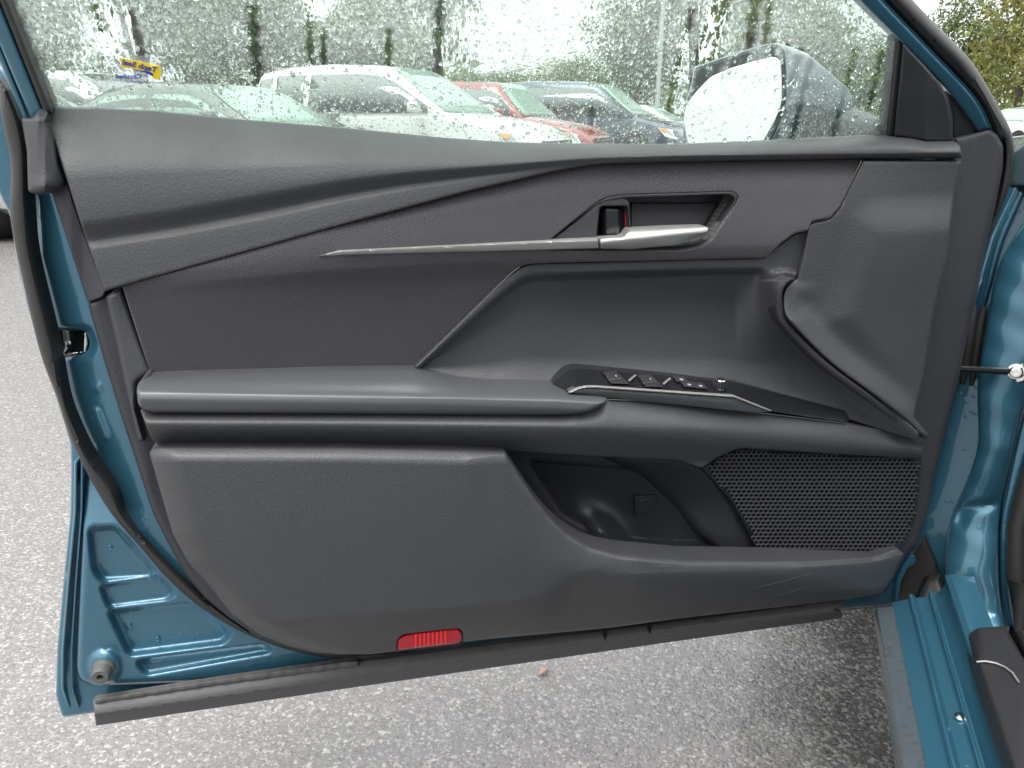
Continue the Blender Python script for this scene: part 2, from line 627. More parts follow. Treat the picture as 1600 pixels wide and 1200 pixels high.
# car's shade and dark reflection painted into the wet ground beside the sill
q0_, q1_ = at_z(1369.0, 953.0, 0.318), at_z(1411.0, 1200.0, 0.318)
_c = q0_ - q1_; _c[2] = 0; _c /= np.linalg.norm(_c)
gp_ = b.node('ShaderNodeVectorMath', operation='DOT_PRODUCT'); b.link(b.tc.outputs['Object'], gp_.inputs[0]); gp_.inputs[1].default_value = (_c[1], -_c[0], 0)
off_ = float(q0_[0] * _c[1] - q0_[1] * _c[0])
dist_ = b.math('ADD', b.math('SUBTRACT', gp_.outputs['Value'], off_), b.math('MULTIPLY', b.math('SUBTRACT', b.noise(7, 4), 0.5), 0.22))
sill_shade = b.ramp(b.math('ADD', b.math('MULTIPLY', dist_, 2.0), 0.5), [(0.16, 0.0), (0.54, 1.0)])
base = b.mix(b.math('MULTIPLY', sill_shade, 0.92), base, b.mix(b.ramp(sepc.outputs[0], [(0.5, 0.0), (0.9, 1.0)]), (0.016, 0.0155, 0.015), (0.13, 0.127, 0.12)))
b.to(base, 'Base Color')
rg_ = b.ramp(b.noise(60, 4), [(0.3, 0.08), (0.7, 0.30)])
b.to(b.mix(sill_shade, rg_, (0.10, 0.10, 0.10)), 'Roughness')
h1 = b.math('MULTIPLY', b.ramp(v1, [(0.0, 1.0), (0.75, 0.0)]), b.math('ADD', sepc.outputs[1], 0.3))
h2 = b.math('ADD', h1, b.math('MULTIPLY', fine, 0.3))
b.bump(b.math('MULTIPLY', h2, b.math('ADD', b.math('MULTIPLY', sill_shade, 1.4), 0.6)), 0.0034, 0.8)
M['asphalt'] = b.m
M['grass'] = m_plain('verge_grass', (0.05, 0.085, 0.02), 0.8, nvar=0.4, nscale=3, bump=0.02, bscale=30)
GR = 260.0
gv, gf = [], []
gs = np.concatenate([-np.geomspace(GR, 2, 10), np.linspace(-1, 1, 5), np.geomspace(2, GR, 10)])
for y in gs:
    for x in gs:
        gv.append((x, y, 0.0))
ng = len(gs)
for i in range(ng - 1):
    for j in range(ng - 1):
        gf.append((i*ng + j, i*ng + j + 1, (i+1)*ng + j + 1, (i+1)*ng + j))
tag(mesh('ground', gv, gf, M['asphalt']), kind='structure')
vg = [(x, y + 1.5 * math.sin(x * 0.07), 0.03 + 0.01 * math.sin(x)) for y in (27, 60, 130, 250) for x in np.linspace(-200, 200, 41)]
vf = [(i*41 + j, i*41 + j + 1, (i+1)*41 + j + 1, (i+1)*41 + j) for i in range(3) for j in range(40)]
tag(mesh('grass_verge', vg, vf, M['grass']), kind='structure')

# ------------------------------------------------------------------ door planes
ZB = 0.28
PA = at_z(150.0, 1125.0, ZB)
PB = at_z(1300.0, 962.0, ZB)
dx = PB - PA
dx[2] = 0
dx /= np.linalg.norm(dx)
dn = np.array([dx[1], -dx[0], 0.0])
if dn @ (CAMP - PA) < 0:
    dn = -dn
RZ = math.atan2(dx[1], dx[0])
DF = Frame(PA, dn)                                   # the inner sheet of the door
pb = DF.world(700.0, 216.0, 0.0)
TAU = R(19)
gn = dn * math.cos(TAU) - np.array([0, 0, 1.0]) * math.sin(TAU)
GF = Frame(pb, gn)                                   # the window glass, leaning into the car

DOOR = empty('car', (PA[0], PA[1], 0.0), RZ)
tag(DOOR, 'teal car with its front door open, charcoal door trim and rain-covered window facing the viewer', 'car')

# ---- metal
y_all = [(40, 184), (79, 168), (236, 176), (540, 205), (800, 228), (1060, 230), (1387, 216), (1500, 216), (1546, 203), (1560, 230), (1553, 310),
         (1530, 400), (1494, 589), (1449, 780), (1424, 860), (1408, 900), (1393, 946, 10), (1323, 951), (1060, 985), (540, 1056), (148, 1073),
         (124, 1064, 14), (119, 1043), (122, 969), (131, 800), (126, 720), (112, 690), (61, 545), (40, 470), (27, 400), (24, 300), (28, 240)]
pads = [stamped([(140, 826), (182, 824), (242, 893), (236, 903), (160, 908), (147, 890)], -0.013, 7),
        stamped([(157, 914), (250, 902), (273, 927), (262, 938), (170, 950)], -0.011, 6),
        stamped([(170, 954), (297, 940), (360, 988), (350, 1003), (202, 1022)], -0.014, 7),
        stamped([(212, 1034), (410, 1008), (424, 1018), (228, 1053)], -0.009, 6)]
def rings(loop, offs):
    lp = resample(fillet(loop, 9), 3)
    t = np.roll(lp, -1, 0) - np.roll(lp, 1, 0)
    nn = np.stack([-t[:, 1], t[:, 0]], 1); nn /= np.maximum(np.linalg.norm(nn, axis=1), 1e-6)[:, None]
    return [lp + nn * o for o in offs]
STAMPS = [[(140, 826), (182, 824), (242, 893), (236, 903), (160, 908), (147, 890)], [(157, 914), (250, 902), (273, 927), (262, 938), (170, 950)],
          [(170, 954), (297, 940), (360, 988), (350, 1003), (202, 1022)], [(212, 1034), (410, 1008), (424, 1018), (228, 1053)]]
def dome(cx, cy, rad, hgt):
    return lambda P: hgt * np.clip(1 - ((P[:, 0]-cx)**2 + (P[:, 1]-cy)**2) / rad**2, 0, 1)**0.7
lx = I([(400, 52), (520, 81), (619, 101), (667, 118), (720, 145), (764, 179), (795, 202), (1100, 240)])
lx2 = I([(300, 78), (476, 137), (562, 162), (650, 189), (710, 209), (800, 238), (1100, 300)])
def jamb_roll(P):                                     # the sheet rolls away between trim and seal
    a, c = lx(P[:, 1]), lx2(P[:, 1])
    t = np.clip((P[:, 0] - a) / np.maximum(c - a, 5), 0, 1)
    up = np.clip((830 - P[:, 1]) / 120, 0, 1) * np.clip((P[:, 1] - 250) / 60, 0, 1)
    m = (P[:, 0] < 300)
    return np.where(m, -0.030 * (1 - t)**1.6 * up, 0)
latch_hole = [(86, 519), (132, 517), (139, 535), (136, 546), (92, 552), (84, 540)]
shell = panel('door', DF, y_all, 0.0, M['paint'], DOOR, edge=(10, 0.010), th=0.03, sp=4, r=6,
              extra=pads + [dome(164, 1041, 27, 0.010), dome(202, 977, 8, 0.001), jamb_roll,
                            stamped([(74, 515), (140, 511), (151, 540), (141, 556), (86, 560)], -0.006, 8),
                            stamped([(143, 638), (152, 637), (169, 682), (166, 690), (158, 686)], 0.0035, 3.5), stamped([(140, 603), (158, 596), (160, 612), (146, 613)], 0.0025, 4)],
              holes=[latch_hole, [(800, 712), (1130, 735), (1180, 800), (1195, 880), (960, 870), (860, 810)]], sharp=70,
              lines=[r_ for st_ in STAMPS for r_ in rings(st_, (-7, -4.7, -2.4, 0, 2.4, 4.7, 7))])
skin_o = [(-22, 120), (-26, 200), (-18, 262), (0, 304), (15, 334), (30, 430), (66, 560), (100, 660), (110, 694), (111, 730), (110, 800), (98, 918), (89, 1016), (87, 1087), (97, 1121),
          (148, 1114), (340, 1086), (800, 1020), (1300, 955), (1395, 948), (1412, 895), (1450, 780), (1500, 560), (1560, 300), (1570, 240), (1545, 205),
          (1400, 232), (1060, 245), (800, 245), (540, 222), (236, 195), (90, 190), (60, 170), (20, 130), (-4, 100)]
panel('outer_skin', DF, skin_o, rows(([(-60, 130), (1600, 130)], -0.045), ([(-60, 500), (1600, 500)], -0.060), ([(-60, 900), (1600, 900)], -0.034), ([(-60, 1130), (1600, 1130)], -0.012)),
      M['paint'], shell, edge=(5, 0.006), th=0.025, sp=22, r=6)
for off, wd_, dd in ((4, 6, -0.012), (14, 5, -0.008)):      # hem flange ridges down the rear edge
    lft = [(112 + off, 720), (111 + off, 800), (99 + off * 1.2, 918), (90 + off * 1.4, 1016), (89 + off * 1.5, 1075), (99 + off * 1.5, 1106)]
    panel('hem_flange', DF, band(lft, [(x + wd_, y) for x, y in lft]), dd, M['paint'], shell, edge=(2.8, 0.005), th=0.02, sp=5, r=3)

# latch
lt = panel('door_latch', DF, [(80, 512), (142, 510), (146, 540), (140, 556), (86, 560), (74, 530)], -0.038, M['black'], DOOR, edge=(0, 0), th=0.03, sp=12)
panel('latch_frame', DF, [(92, 546), (104, 533), (106, 545), (100, 552), (130, 549), (131, 520), (135, 519), (138, 536), (134, 550), (96, 557), (89, 553)], -0.012, M['chrome'], lt, edge=(1.5, 0.002), th=0.012, sp=4, r=1.5)
panel('latch_claw', DF, [(98, 516), (109, 516), (110, 538), (100, 539)], -0.018, M['satin_dark'], lt, edge=(2, 0.003), th=0.015, sp=4, r=2)
panel('latch_lip', DF, [(98, 534), (111, 533), (112, 538), (99, 540)], -0.013, M['chrome'], lt, edge=(1.2, 0.002), th=0.01, sp=3, r=1.5)

# stopper and its dome
sc_ = DF.world(164.0, 1041.0, 0.006)
st = lathe('rubber_stopper', sc_, dn, [(0, .0125), (.006, .0125), (.008, .0105), (.018, .0100), (.020, .0088), (.0202, .004), (.012, .0036)], M['rubber_grey'], DOOR)
for (x, y) in ((172, 855), (202, 977), (246, 998)):
    lathe('weld_dimple', DF.world(float(x), float(y), -0.0132), dn, [(0, .0035), (.0012, .0032), (.0016, .0020), (.0010, .0012)], M['paint'], shell, seg=12)

# ---- door seal (rubber weatherstrip on the door)
sl_l = spline([(-2, 120), (2, 182), (14, 236), (17, 273), (16, 336), (27, 400), (61, 545), (88, 619), (108, 680), (135, 737), (172, 800), (216, 851), (256, 898), (304, 942), (361, 979), (422, 1006), (480, 1022), (560, 1031), (640, 1026)], 4)
sl_r = spline([(14, 140), (32, 190), (41, 236), (43, 300), (45, 332), (52, 400), (81, 520), (89, 553), (101, 619), (118, 667), (145, 720), (179, 764), (194, 800), (236, 851), (290, 905), (337, 948), (398, 989), (440, 1004), (485, 1015), (560, 1023), (640, 1018)], 4)
seal = panel('door_seal', DF, band(sl_l, sl_r), 0.014, M['rubber'], DOOR, edge=(12, 0.013), th=0.02, sp=4, r=2)
for (x, y) in ((54, 445), (92, 593), (146, 730), (222, 840), (319, 935), (30, 330)):
    lathe('vent_hole', DF.world(float(x), float(y), 0.0105), dn, [(0, .0022), (.0012, .0022), (.0014, .0015)], M['black'], seal, seg=10)

# ---- sill rubber strip under the door
stp = [(140, 1117), (540, 1060), (1070, 985), (1320, 955)]
ss_o = [(145, 1094), (337, 1065), (540, 1036), (800, 1002), (1060, 970), (1318, 936), (1317, 950, 1), (1300, 952), (1316, 956, 1), (1315, 966, 1), (1070, 1000), (540, 1076), (150, 1134, 2)]
ss = panel('sill_weatherstrip', DF, ss_o, rows((lambda x: np.interp(x, [140, 540, 1320], [1094, 1036, 936]), 0.010), (lambda x: np.interp(x, [140, 540, 1070, 1320], [1112, 1054, 980, 948]), 0.020),
           (stp, 0.021), (lambda x: np.interp(x, [140, 540, 1070, 1320], [1120, 1063, 988, 958]), 0.013), ([(150, 1134), (540, 1076), (1070, 1000), (1320, 965)], 0.006)),
           M['rubber_grey'], DOOR, edge=(2, 0.002), th=0.006, sp=6, r=2, sharp=25)
panel('strip_lip', DF, [(148, 1092), (337, 1062), (540, 1033), (560, 1032), (560, 1042), (337, 1071), (148, 1101)], 0.0165, M['rubber_grey'], ss, edge=(3, 0.004), th=0.006, sp=4, r=2,
      extra=[lambda P: 0.0010 * np.sin(P[:, 0] * 0.21) * np.sin(P[:, 0] * 0.083 + 1)])
for x in (944, 1014):
    panel('strip_clip', DF, [(x, 1003 - (x - 940) * .14 - 24), (x + 5, 1002 - (x - 940) * .14 - 24), (x + 3, 1002 - (x - 940) * .14 - 2), (x, 1002 - (x - 940) * .14 - 2)], 0.022, M['black'], ss, edge=(1, .001), th=0.006, sp=4, r=1)

# ------------------------------------------------------------------ trim
TB_R = [(1546, 199), (1560, 209), (1568, 229), (1567, 262), (1556, 321), (1539, 390), (1526, 467), (1512, 520), (1499, 589), (1478, 670), (1458, 754), (1450, 800), (1431, 854), (1416, 868), (1394, 905), (1380, 928)]
TB_B = [(1323, 938), (1195, 952), (1060, 967), (952, 982), (766, 999), (722, 1004), (720, 1008), (621, 1019), (581, 1023), (530, 1024), (490, 1022), (449, 1013), (405, 996), (358, 965), (321, 935), (290, 898), (260, 844), (238, 800), (209, 710), (189, 650), (162, 562)]
tb = panel('trim_base', DF, [(137, 474), (163, 458), (500, 362), (760, 300), (1000, 250), (1489, 250), (1490, 214), (1515, 208)] + TB_R + TB_B,
           rows(([(100, 190), (1600, 190)], 0.020), ([(100, 560), (1300, 560), (1500, 560)], [(100, 0.026), (230, 0.022), (300, 0.008), (1350, 0.008), (1420, 0.020), (1500, 0.026)]), ([(100, 1030), (1600, 1030)], 0.026)),
           M['border'], DOOR, edge=(9, 0.012), th=0.02, sp=8, r=5,
           holes=[[(905, 335), (1085, 325), (1070, 375), (910, 372)], [(830, 722), (1120, 745), (1165, 800), (1180, 855), (960, 845), (880, 800)]])
# left strip: a soft raised bead between border and cloth
panel('rear_border', DF, [(164, 462), (191, 450), (236, 584), (226, 588), (214, 598), (212, 640), (226, 690), (216, 690), (200, 620), (178, 520)],
      rows(([(150, 450), (240, 450)], 0.036), ([(150, 690), (240, 690)], 0.042)), M['grain'], tb, edge=(8, 0.008), th=0.02, sp=4, r=3)

UT_T = I([(60, 166), (160, 168), (236, 172), (371, 186), (540, 200), (700, 216), (800, 223), (960, 226), (1070, 226), (1229, 219), (1387, 211), (1424, 213), (1448, 218), (1510, 218)])
UT_B = I([(60, 482), (163, 456), (190, 447), (361, 400), (540, 350), (732, 299), (867, 268), (900, 261), (930, 257), (1060, 253), (1347, 248), (1510, 247)])
UT_C = IS([(-200, 424), (60, 388), (142, 376), (270, 357), (405, 332), (540, 304), (640, 288), (732, 277), (800, 269), (870, 260), (930, 254), (1060, 249), (1510, 244), (1900, 239)], 22)
lead = lambda a, c: IS([(60, a), (560, a), (940, c), (1510, c)], 60)
UTO = [(79, 165, 3), (160, 168), (236, 172), (371, 186), (540, 200), (700, 216), (800, 223), (960, 226), (1070, 226), (1229, 219), (1387, 211), (1424, 213), (1448, 218), (1489, 218), (1500, 228), (1503, 247, 2),
       (1347, 248), (1060, 253), (930, 256.5, 30), (867, 268), (732, 299), (540, 350), (361, 400), (190, 447), (163, 456, 2), (135, 376), (101, 270), (83, 216), (71, 190)]
ut = panel('upper_trim', DF, UTO, rows((UT_T, lead(0.008, 0.006)), (lambda x: UT_T(x) + 0.16 * (UT_B(x) - UT_T(x)) + 1, lead(0.032, 0.034)),
      (lambda x: UT_T(x) + 0.52 * (UT_C(x) - UT_T(x)) + 2, lead(0.053, 0.050)), (lambda x: UT_C(x) - IS([(60, 34), (420, 31), (930, 6)], 50)(x), lead(0.0575, 0.052)),
      (UT_C, lead(0.0485, 0.049)), (lambda x: UT_C(x) + IS([(60, 15), (420, 13), (930, 1.5)], 50)(x), lead(0.053, 0.0478)), (UT_B, lead(0.057, 0.047))),
      M['soft'], DOOR, edge=(3, 0.004), th=0.03, sp=5, r=3)
panel('trim_return', DF, [(79, 296), (103, 284), (112, 308), (136, 378), (164, 457), (160, 464), (137, 473)], rows(([(70, 280), (170, 280)], [(70, .012), (110, .036)]), ([(70, 475), (170, 475)], [(130, .016), (165, .040)])), M['border'], ut, edge=(3, 0.003), th=0.02, sp=5, r=2)

# cloth insert, with the handle cup left open
CL_R = [(1347, 249, 2), (1327, 290), (1311, 324), (1297, 340), (1268, 346, 3), (1262, 360, 3), (1242, 364), (1219, 380), (1198, 402, 5)]
CLO = [(191, 447, 2), (361, 400), (540, 350), (732, 299), (867, 268), (900, 261), (930, 257, 30), (1060, 253)] + CL_R + [(1060, 406), (830, 411, 20), (813, 416), (786, 440), (648, 575, 2), (540, 577), (236, 587, 2)]
CUP = [(856, 377), (932, 316, 12), (949, 308, 8), (978, 304), (1145, 299, 8), (1154, 307), (1150, 319), (1112, 377, 12), (1097, 387, 10), (1066, 392), (935, 393), (858, 391)]
bar_y = I([(150, 430), (496, 400), (700, 388), (940, 380), (1400, 372)])
cl = panel('cloth_insert', DF, CLO,
      rows((lambda x: np.interp(x, [150, 540, 867, 930, 1350], [452, 348, 266, 255, 247]), lead(0.047, 0.036)),
           (lambda x: bar_y(x) - np.interp(x, [150, 500, 900], [8, 40, 70]), lead(0.053, 0.052)),
           (lambda x: bar_y(x) + 6, I([(150, 0.052), (400, 0.058), (600, 0.064), (1400, 0.062)])),
           (lambda x: bar_y(x) + 22, I([(150, 0.051), (400, 0.057), (600, 0.062), (1400, 0.058)])),
           (lambda x: bar_y(x) + 42, I([(150, 0.049), (400, 0.051), (600, 0.049), (1400, 0.047)])),
           (lambda x: np.full_like(x, 585.0), 0.034)),
      M['cloth'], DOOR, edge=(2, 0.003), th=0.045, sp=6, r=4, holes=[CUP])

# handle cup, bezel, lock lever, handle, accent bar
hb = panel('handle_cup', DF, [(850, 392), (925, 312), (978, 298), (1152, 293), (1162, 307), (1112, 385), (1090, 396), (935, 398)],
      rows(([(800, 296), (1200, 296)], 0.016), ([(800, 316), (1200, 316)], 0.016), ([(800, 322), (1200, 322)], 0.019), ([(800, 395), (1200, 395)], 0.030)), M['pocket'], DOOR, edge=(0, 0), th=0.01, sp=6, sharp=30)  # darker plastic puts the shadow inside the cup into its colour
panel('cup_rim', DF, CUP, 0.0515, M['smooth'], hb, edge=(1.6, 0.003), th=0.012, sp=4,
      holes=[[(862, 374), (934, 320, 12), (950, 313, 8), (978, 309), (1140, 304, 8), (1148, 310), (1144, 320), (1108, 372, 12), (1094, 382, 10), (1064, 387), (936, 388), (864, 387)]])
panel('cup_plate', DF, [(986, 317), (1121, 316, 3), (1100, 353), (986, 358)], rows(([(980, 316), (1130, 316)], 0.021), ([(980, 356), (1130, 356)], 0.030)), M['smooth'], hb, edge=(2, .002), th=0.008, sp=5, r=2)
SLOT = [(932, 371, 1), (937, 325, 3), (941, 322), (980, 322, 2), (983, 356), (974, 370, 1)]
panel('handle_bezel', DF, [(864, 373, 1), (934, 319, 10), (950, 311, 6), (974, 308, 5), (983, 314, 5), (986, 357), (977, 373, 1)], rows(([(800, 308), (1200, 308)], 0.050), ([(800, 374), (1200, 374)], [(864, .058), (986, .052)])),
      M['smooth'], hb, edge=(2.5, 0.003), th=0.03, sp=4, r=2, holes=[SLOT])
lk = panel('lock_lever', DF, [(938, 370), (940, 331), (947, 325), (974, 325), (977, 356), (968, 370)], rows(([(930, 325), (990, 325)], [(938, .036), (947, .049), (966, .046), (977, .036)]), ([(930, 370), (990, 370)], [(938, .038), (947, .051), (966, .048), (977, .038)])),
      M['gloss'], DOOR, edge=(3, 0.004), th=0.025, sp=3, r=3)
panel('lock_mark', DF, [(976.5, 331), (981, 331), (981, 355), (976.5, 356)], 0.040, M['red_mark'], lk, edge=(0.8, .001), th=0.01, sp=3, r=0.5)
panel('slot_back', DF, [(928, 374), (932, 318), (984, 318), (988, 358), (978, 374)], 0.028, M['black'], hb, edge=(0, 0), th=0.006, sp=8)
bt = I([(496, 400), (530, 390), (700, 381.5), (868, 373), (933, 371)])
bb = I([(496, 401), (530, 399), (732, 393.5), (935, 388)])
panel('accent_bar', DF, [(496, 400.5, 0), (512, 394.5), (530, 390.5), (700, 381.5), (868, 373), (934, 371.5, 1), (936, 388, 1), (732, 393.5), (530, 399), (510, 401.5)],
      rows((bt, 0.060), (lambda x: bt(x) + 0.3 * (bb(x) - bt(x)), I([(496, .062), (560, .068), (935, .071)])), (bb, I([(496, .060), (560, .064), (935, .066)]))), M['satin'], DOOR, edge=(1.3, 0.0015), th=0.012, sp=3, r=1, sharp=30)
panel('inner_handle', DF, [(937, 372, 1), (972, 369.5), (976, 367), (983, 357.5, 2), (1040, 354.5), (1100, 352.5, 3), (1108, 356, 3), (1106, 363, 3), (1094, 375, 8), (1056, 383.5), (984, 389.5), (939, 388.5, 1)],
      rows((I([(930, 371), (975, 368), (984, 357), (1110, 352)]), I([(930, .066), (985, .062), (1110, .064)])), (I([(930, 376), (990, 362), (1110, 355)]), I([(930, .072), (1000, .070), (1110, .070)])),
           (I([(930, 380), (1020, 371), (1060, 366), (1110, 362)]), I([(930, .073), (1000, .076), (1110, .072)])), (I([(930, 389), (984, 390), (1056, 384), (1110, 364)]), I([(930, .066), (1000, .066), (1110, .066)]))),
      M['satin'], DOOR, edge=(2.2, 0.003), th=0.014, sp=3, r=2)
# edge beads of the lower insert
def bead(name, path, w, rad, mat, parent):
    P = np.array(path, float)
    ww = fn(w)(P[:, 0])
    tube(name, DF.world(P[:, 0], P[:, 1], ww), rad, mat, parent, seg=8)

# concave charcoal insert
LIP = spline([(1244, 434), (1229, 444), (1222, 461), (1225, 488), (1242, 511), (1296, 565), (1364, 616), (1408, 650), (1436, 676)], 5)
LIPA = np.array(LIP)
mi_t = I([(640, 582), (786, 440), (813, 418), (830, 412), (1070, 405), (1195, 403), (1228, 374), (1262, 361), (1440, 361)])
mi_b = I([(640, 576), (682, 586), (719, 597), (766, 606), (853, 613), (1000, 613), (1100, 615), (1144, 620), (1327, 656), (1440, 692)])
MIO = [(648, 575, 1), (720, 505), (786, 440), (813, 418, 8), (830, 412, 8), (1070, 405), (1193, 403, 4), (1219, 383), (1242, 366), (1261, 361, 3), (1256, 390), (1244, 434, 2)] + [tuple(p) for p in LIP[1:]] + \
      [(1432, 688), (1404, 680), (1327, 656), (1144, 612), (1060, 608), (938, 606), (900, 610), (855, 613), (766, 609), (719, 600), (682, 589)]
mi = panel('lower_insert', DF, MIO,
      rows((mi_t, 0.050), (lambda x: mi_t(x) + np.interp(x, [640, 800, 1190, 1230, 1262], [3, 13, 14, 45, 66]), I([(640, .049), (800, .051), (1440, .051)])),
           (lambda x: mi_t(x) + np.interp(x, [640, 800, 1190, 1230, 1262], [8, 30, 26, 52, 72]), I([(640, .046), (800, .040), (1000, .032), (1180, .036), (1210, .058), (1440, .064)])),
           (lambda x: mi_t(x) + 0.38 * (mi_b(x) - mi_t(x)), I([(640, .042), (800, .033), (1000, .021), (1150, .022), (1215, .050), (1440, .045)])),
           (lambda x: mi_t(x) + 0.72 * (mi_b(x) - mi_t(x)), I([(640, .041), (800, .036), (1000, .029), (1150, .026), (1230, .030), (1440, .040)])),
           (mi_b, I([(640, .043), (750, .052), (850, .056), (1000, .056), (1150, .054), (1440, .050)]))),
      M['grain'], DOOR, edge=(2, 0.002), th=0.03, sp=5, r=4,
      extra=[lambda P: np.where(P[:, 1] > 436, 0.036 * np.exp(-(seg_dist(P, LIPA, False) / 26)**2) * np.interp(P[:, 0], [1100, 1225, 1440], [0.2, 0.8, 0.6]), 0)])
bead('insert_edge_bead', spline([(650, 573), (720, 504), (786, 439), (812, 417.5), (832, 411), (1070, 404.5), (1190, 402.5)], 6), 0.0535, 0.0006, M['satin_dark'], mi)
bead('insert_edge_bead', spline([(1190, 402.5), (1200, 398), (1219, 381), (1242, 365), (1260, 360.5), (1264, 349), (1275, 345.5), (1297, 340), (1311, 324), (1327, 290), (1346, 251)], 6), [(1190, .0548), (1346, .050)], 0.0005, M['satin_dark'], mi)

# front panel and its sweeping lip
FPO = [(1348, 251, 2), (1502, 251, 3), (1491, 300), (1480, 400), (1460, 484), (1443, 589), (1428, 652), (1440, 666), (1452, 680, 4), (1446, 688, 3)] + [(x + 1.5, y + 1.5) for x, y in LIP[::-1]] + [(1256, 390), (1263, 352, 3), (1269, 348), (1297, 342), (1312, 325), (1328, 291)]
blk = [(1352, 348), (1368, 338), (1520, 330), (1520, 640), (1420, 640), (1300, 500), (1325, 440)]
_blk = stamped(blk, 0.010, 34)
fp = panel('front_panel', DF, FPO, rows(([(1200, 250), (1520, 250)], [(1220, .052), (1500, .046)]), ([(1200, 350), (1520, 350)], [(1220, .060), (1350, .054), (1500, .042)]), ([(1200, 520), (1520, 520)], [(1220, .064), (1350, .052), (1480, .038)]), ([(1200, 680), (1520, 680)], [(1300, .060), (1450, .044)])),
      M['grain'], DOOR, edge=(3.5, 0.005), th=0.03, sp=5, r=4,
      extra=[_blk, lambda P: 0.022 * np.exp(-(seg_dist(P, LIPA, False) / 24)**2) * np.clip((P[:, 1] - 440) / 60, 0, 1)])
panel('lip_edge', DF, band([(x - 1, y + 2) for x, y in LIP], [(x - 9 if i < 12 else x - 11, y + (3 if i < 12 else 9)) for i, (x, y) in enumerate(LIP)]), rows(([(1200, 430), (1460, 430)], .078), ([(1200, 560), (1460, 560)], .078), ([(1200, 690), (1460, 690)], .062)), M['smooth'], fp, edge=(4, 0.006), th=0.02, sp=4, r=3)

# armrest body
ab_t = I([(210, 643), (236, 645), (880, 649), (905, 645), (932, 635), (950, 623), (1060, 630), (1323, 660), (1445, 698)])
ab_c = I([(210, 660), (530, 661), (952, 666), (1070, 673), (1262, 688), (1445, 704)])
ab_b = I([(210, 697), (540, 698), (790, 704), (935, 714), (1060, 722), (1200, 722), (1445, 722)])
ABO = [(219, 640, 3), (236, 644), (540, 645), (834, 649), (901, 648), (932, 636), (950, 623.5, 3), (1000, 625), (1060, 631), (1200, 646), (1323, 661), (1404, 676), (1442, 698, 3), (1441, 717, 2), (1300, 709), (1154, 700, 12), (1120, 715), (1097, 732, 6),
       (1060, 719), (935, 713), (790, 705), (540, 698.5), (248, 697, 8), (235, 682)]
ab = panel('armrest_body', DF, ABO, rows((ab_t, I([(210, .100), (900, .102), (960, .088), (1200, .070), (1440, .046)])), (ab_c, I([(210, .113), (900, .115), (1060, .104), (1250, .078), (1440, .052)])),
      (lambda x: ab_c(x) + 3, I([(210, .1135), (900, .1155), (1060, .104), (1250, .078), (1440, .052)])), (ab_b, I([(210, .086), (900, .088), (1100, .078), (1250, .062), (1440, .042)]))),
      M['grain'], DOOR, edge=(2.5, 0.003), th=0.05, sp=5, r=4, sharp=60)
bead('body_edge_bead', [(905, 649), (933, 636.5), (951, 624), (1000, 626), (1060, 631.5), (1200, 646.5), (1323, 661.5)], [(900, .102), (960, .0895), (1200, .0725), (1323, .060)], 0.0009, M['satin_dark'], ab)

# armrest pad
APO = [(216, 634, 6), (213, 608, 8), (217, 596, 8), (232, 588, 10), (270, 584), (540, 575), (648, 574, 14), (682, 585), (719, 597), (766, 606), (851, 611), (935, 617), (950, 621, 4), (946, 630, 4), (925, 642, 12), (901, 648.5, 12), (834, 650), (530, 647), (236, 645.5, 10)]
ap_t = I([(200, 592), (232, 586), (270, 583), (540, 574), (648, 573), (682, 584), (719, 596), (766, 605), (851, 610), (955, 620)])
ap_c = I([(200, 606), (530, 612), (700, 615), (867, 619.5), (955, 625)])
ap = panel('armrest_pad', DF, APO, rows((ap_t, I([(200, .050), (640, .050), (700, .066), (766, .084), (850, .094), (955, .094)])), (lambda x: 0.35 * ap_t(x) + 0.65 * ap_c(x) - 2, I([(200, .088), (700, .093), (955, .097)])),
      (lambda x: ap_c(x) + 0, I([(200, .103), (955, .106)])), (lambda x: ap_c(x) + 8, I([(200, .111), (955, .113)])), (lambda x: ap_c(x) + 18, I([(200, .1135), (955, .114)])), (lambda x: np.full_like(x, 651.0), I([(200, .108), (955, .106)]))),
      M['pad'], DOOR, edge=(6, 0.008), th=0.06, sp=4, r=4)

# switch panel
sp_t = I([(850, 611), (868, 592), (887, 578), (902, 575), (938, 577), (1052, 587), (1116, 594), (1148, 597), (1320, 641), (1330, 651)])
sp_b = I([(850, 613), (891, 614), (925, 606), (1148, 621), (1205, 642), (1330, 661)])
SPO = [(853, 612, 1), (868, 592, 6), (887, 578, 5), (902, 575, 5), (938, 577), (1052, 587), (1116, 594), (1148, 597, 8), (1320, 641, 4), (1327, 651, 3), (1325, 661, 2), (1205, 643), (1148, 622), (925, 607), (905, 609), (891, 616, 2)]
sw_w = rows((sp_t, I([(850, .058), (950, .052), (1150, .050), (1330, .052)])), (sp_b, I([(850, .062), (900, .092), (1150, .088), (1205, .080), (1330, .062)])))
swp = panel('switch_panel', DF, SPO, sw_w, M['gloss'], DOOR, edge=(1.5, 0.002), th=0.02, sp=4, r=3)
panel('switch_trim', DF, [(889, 614, 2), (903, 607), (915, 604.5), (930, 604), (1148, 619, 4), (1180, 632), (1206, 643, 1), (1180, 645), (1060, 632), (1000, 626.5), (949, 621), (935, 618.5)],
      rows((I([(880, 612), (915, 604), (1148, 619), (1206, 642)]), I([(880, .090), (1150, .089), (1206, .080)])), (I([(880, 614), (915, 608.5), (1148, 623), (1206, 643)]), I([(880, .096), (1150, .095), (1206, .083)])), (I([(880, 616), (950, 622), (1206, 648)]), I([(880, .092), (1150, .088), (1206, .080)]))),
      M['satin_dark'], swp, edge=(1.2, 0.0012), th=0.012, sp=3, r=1)
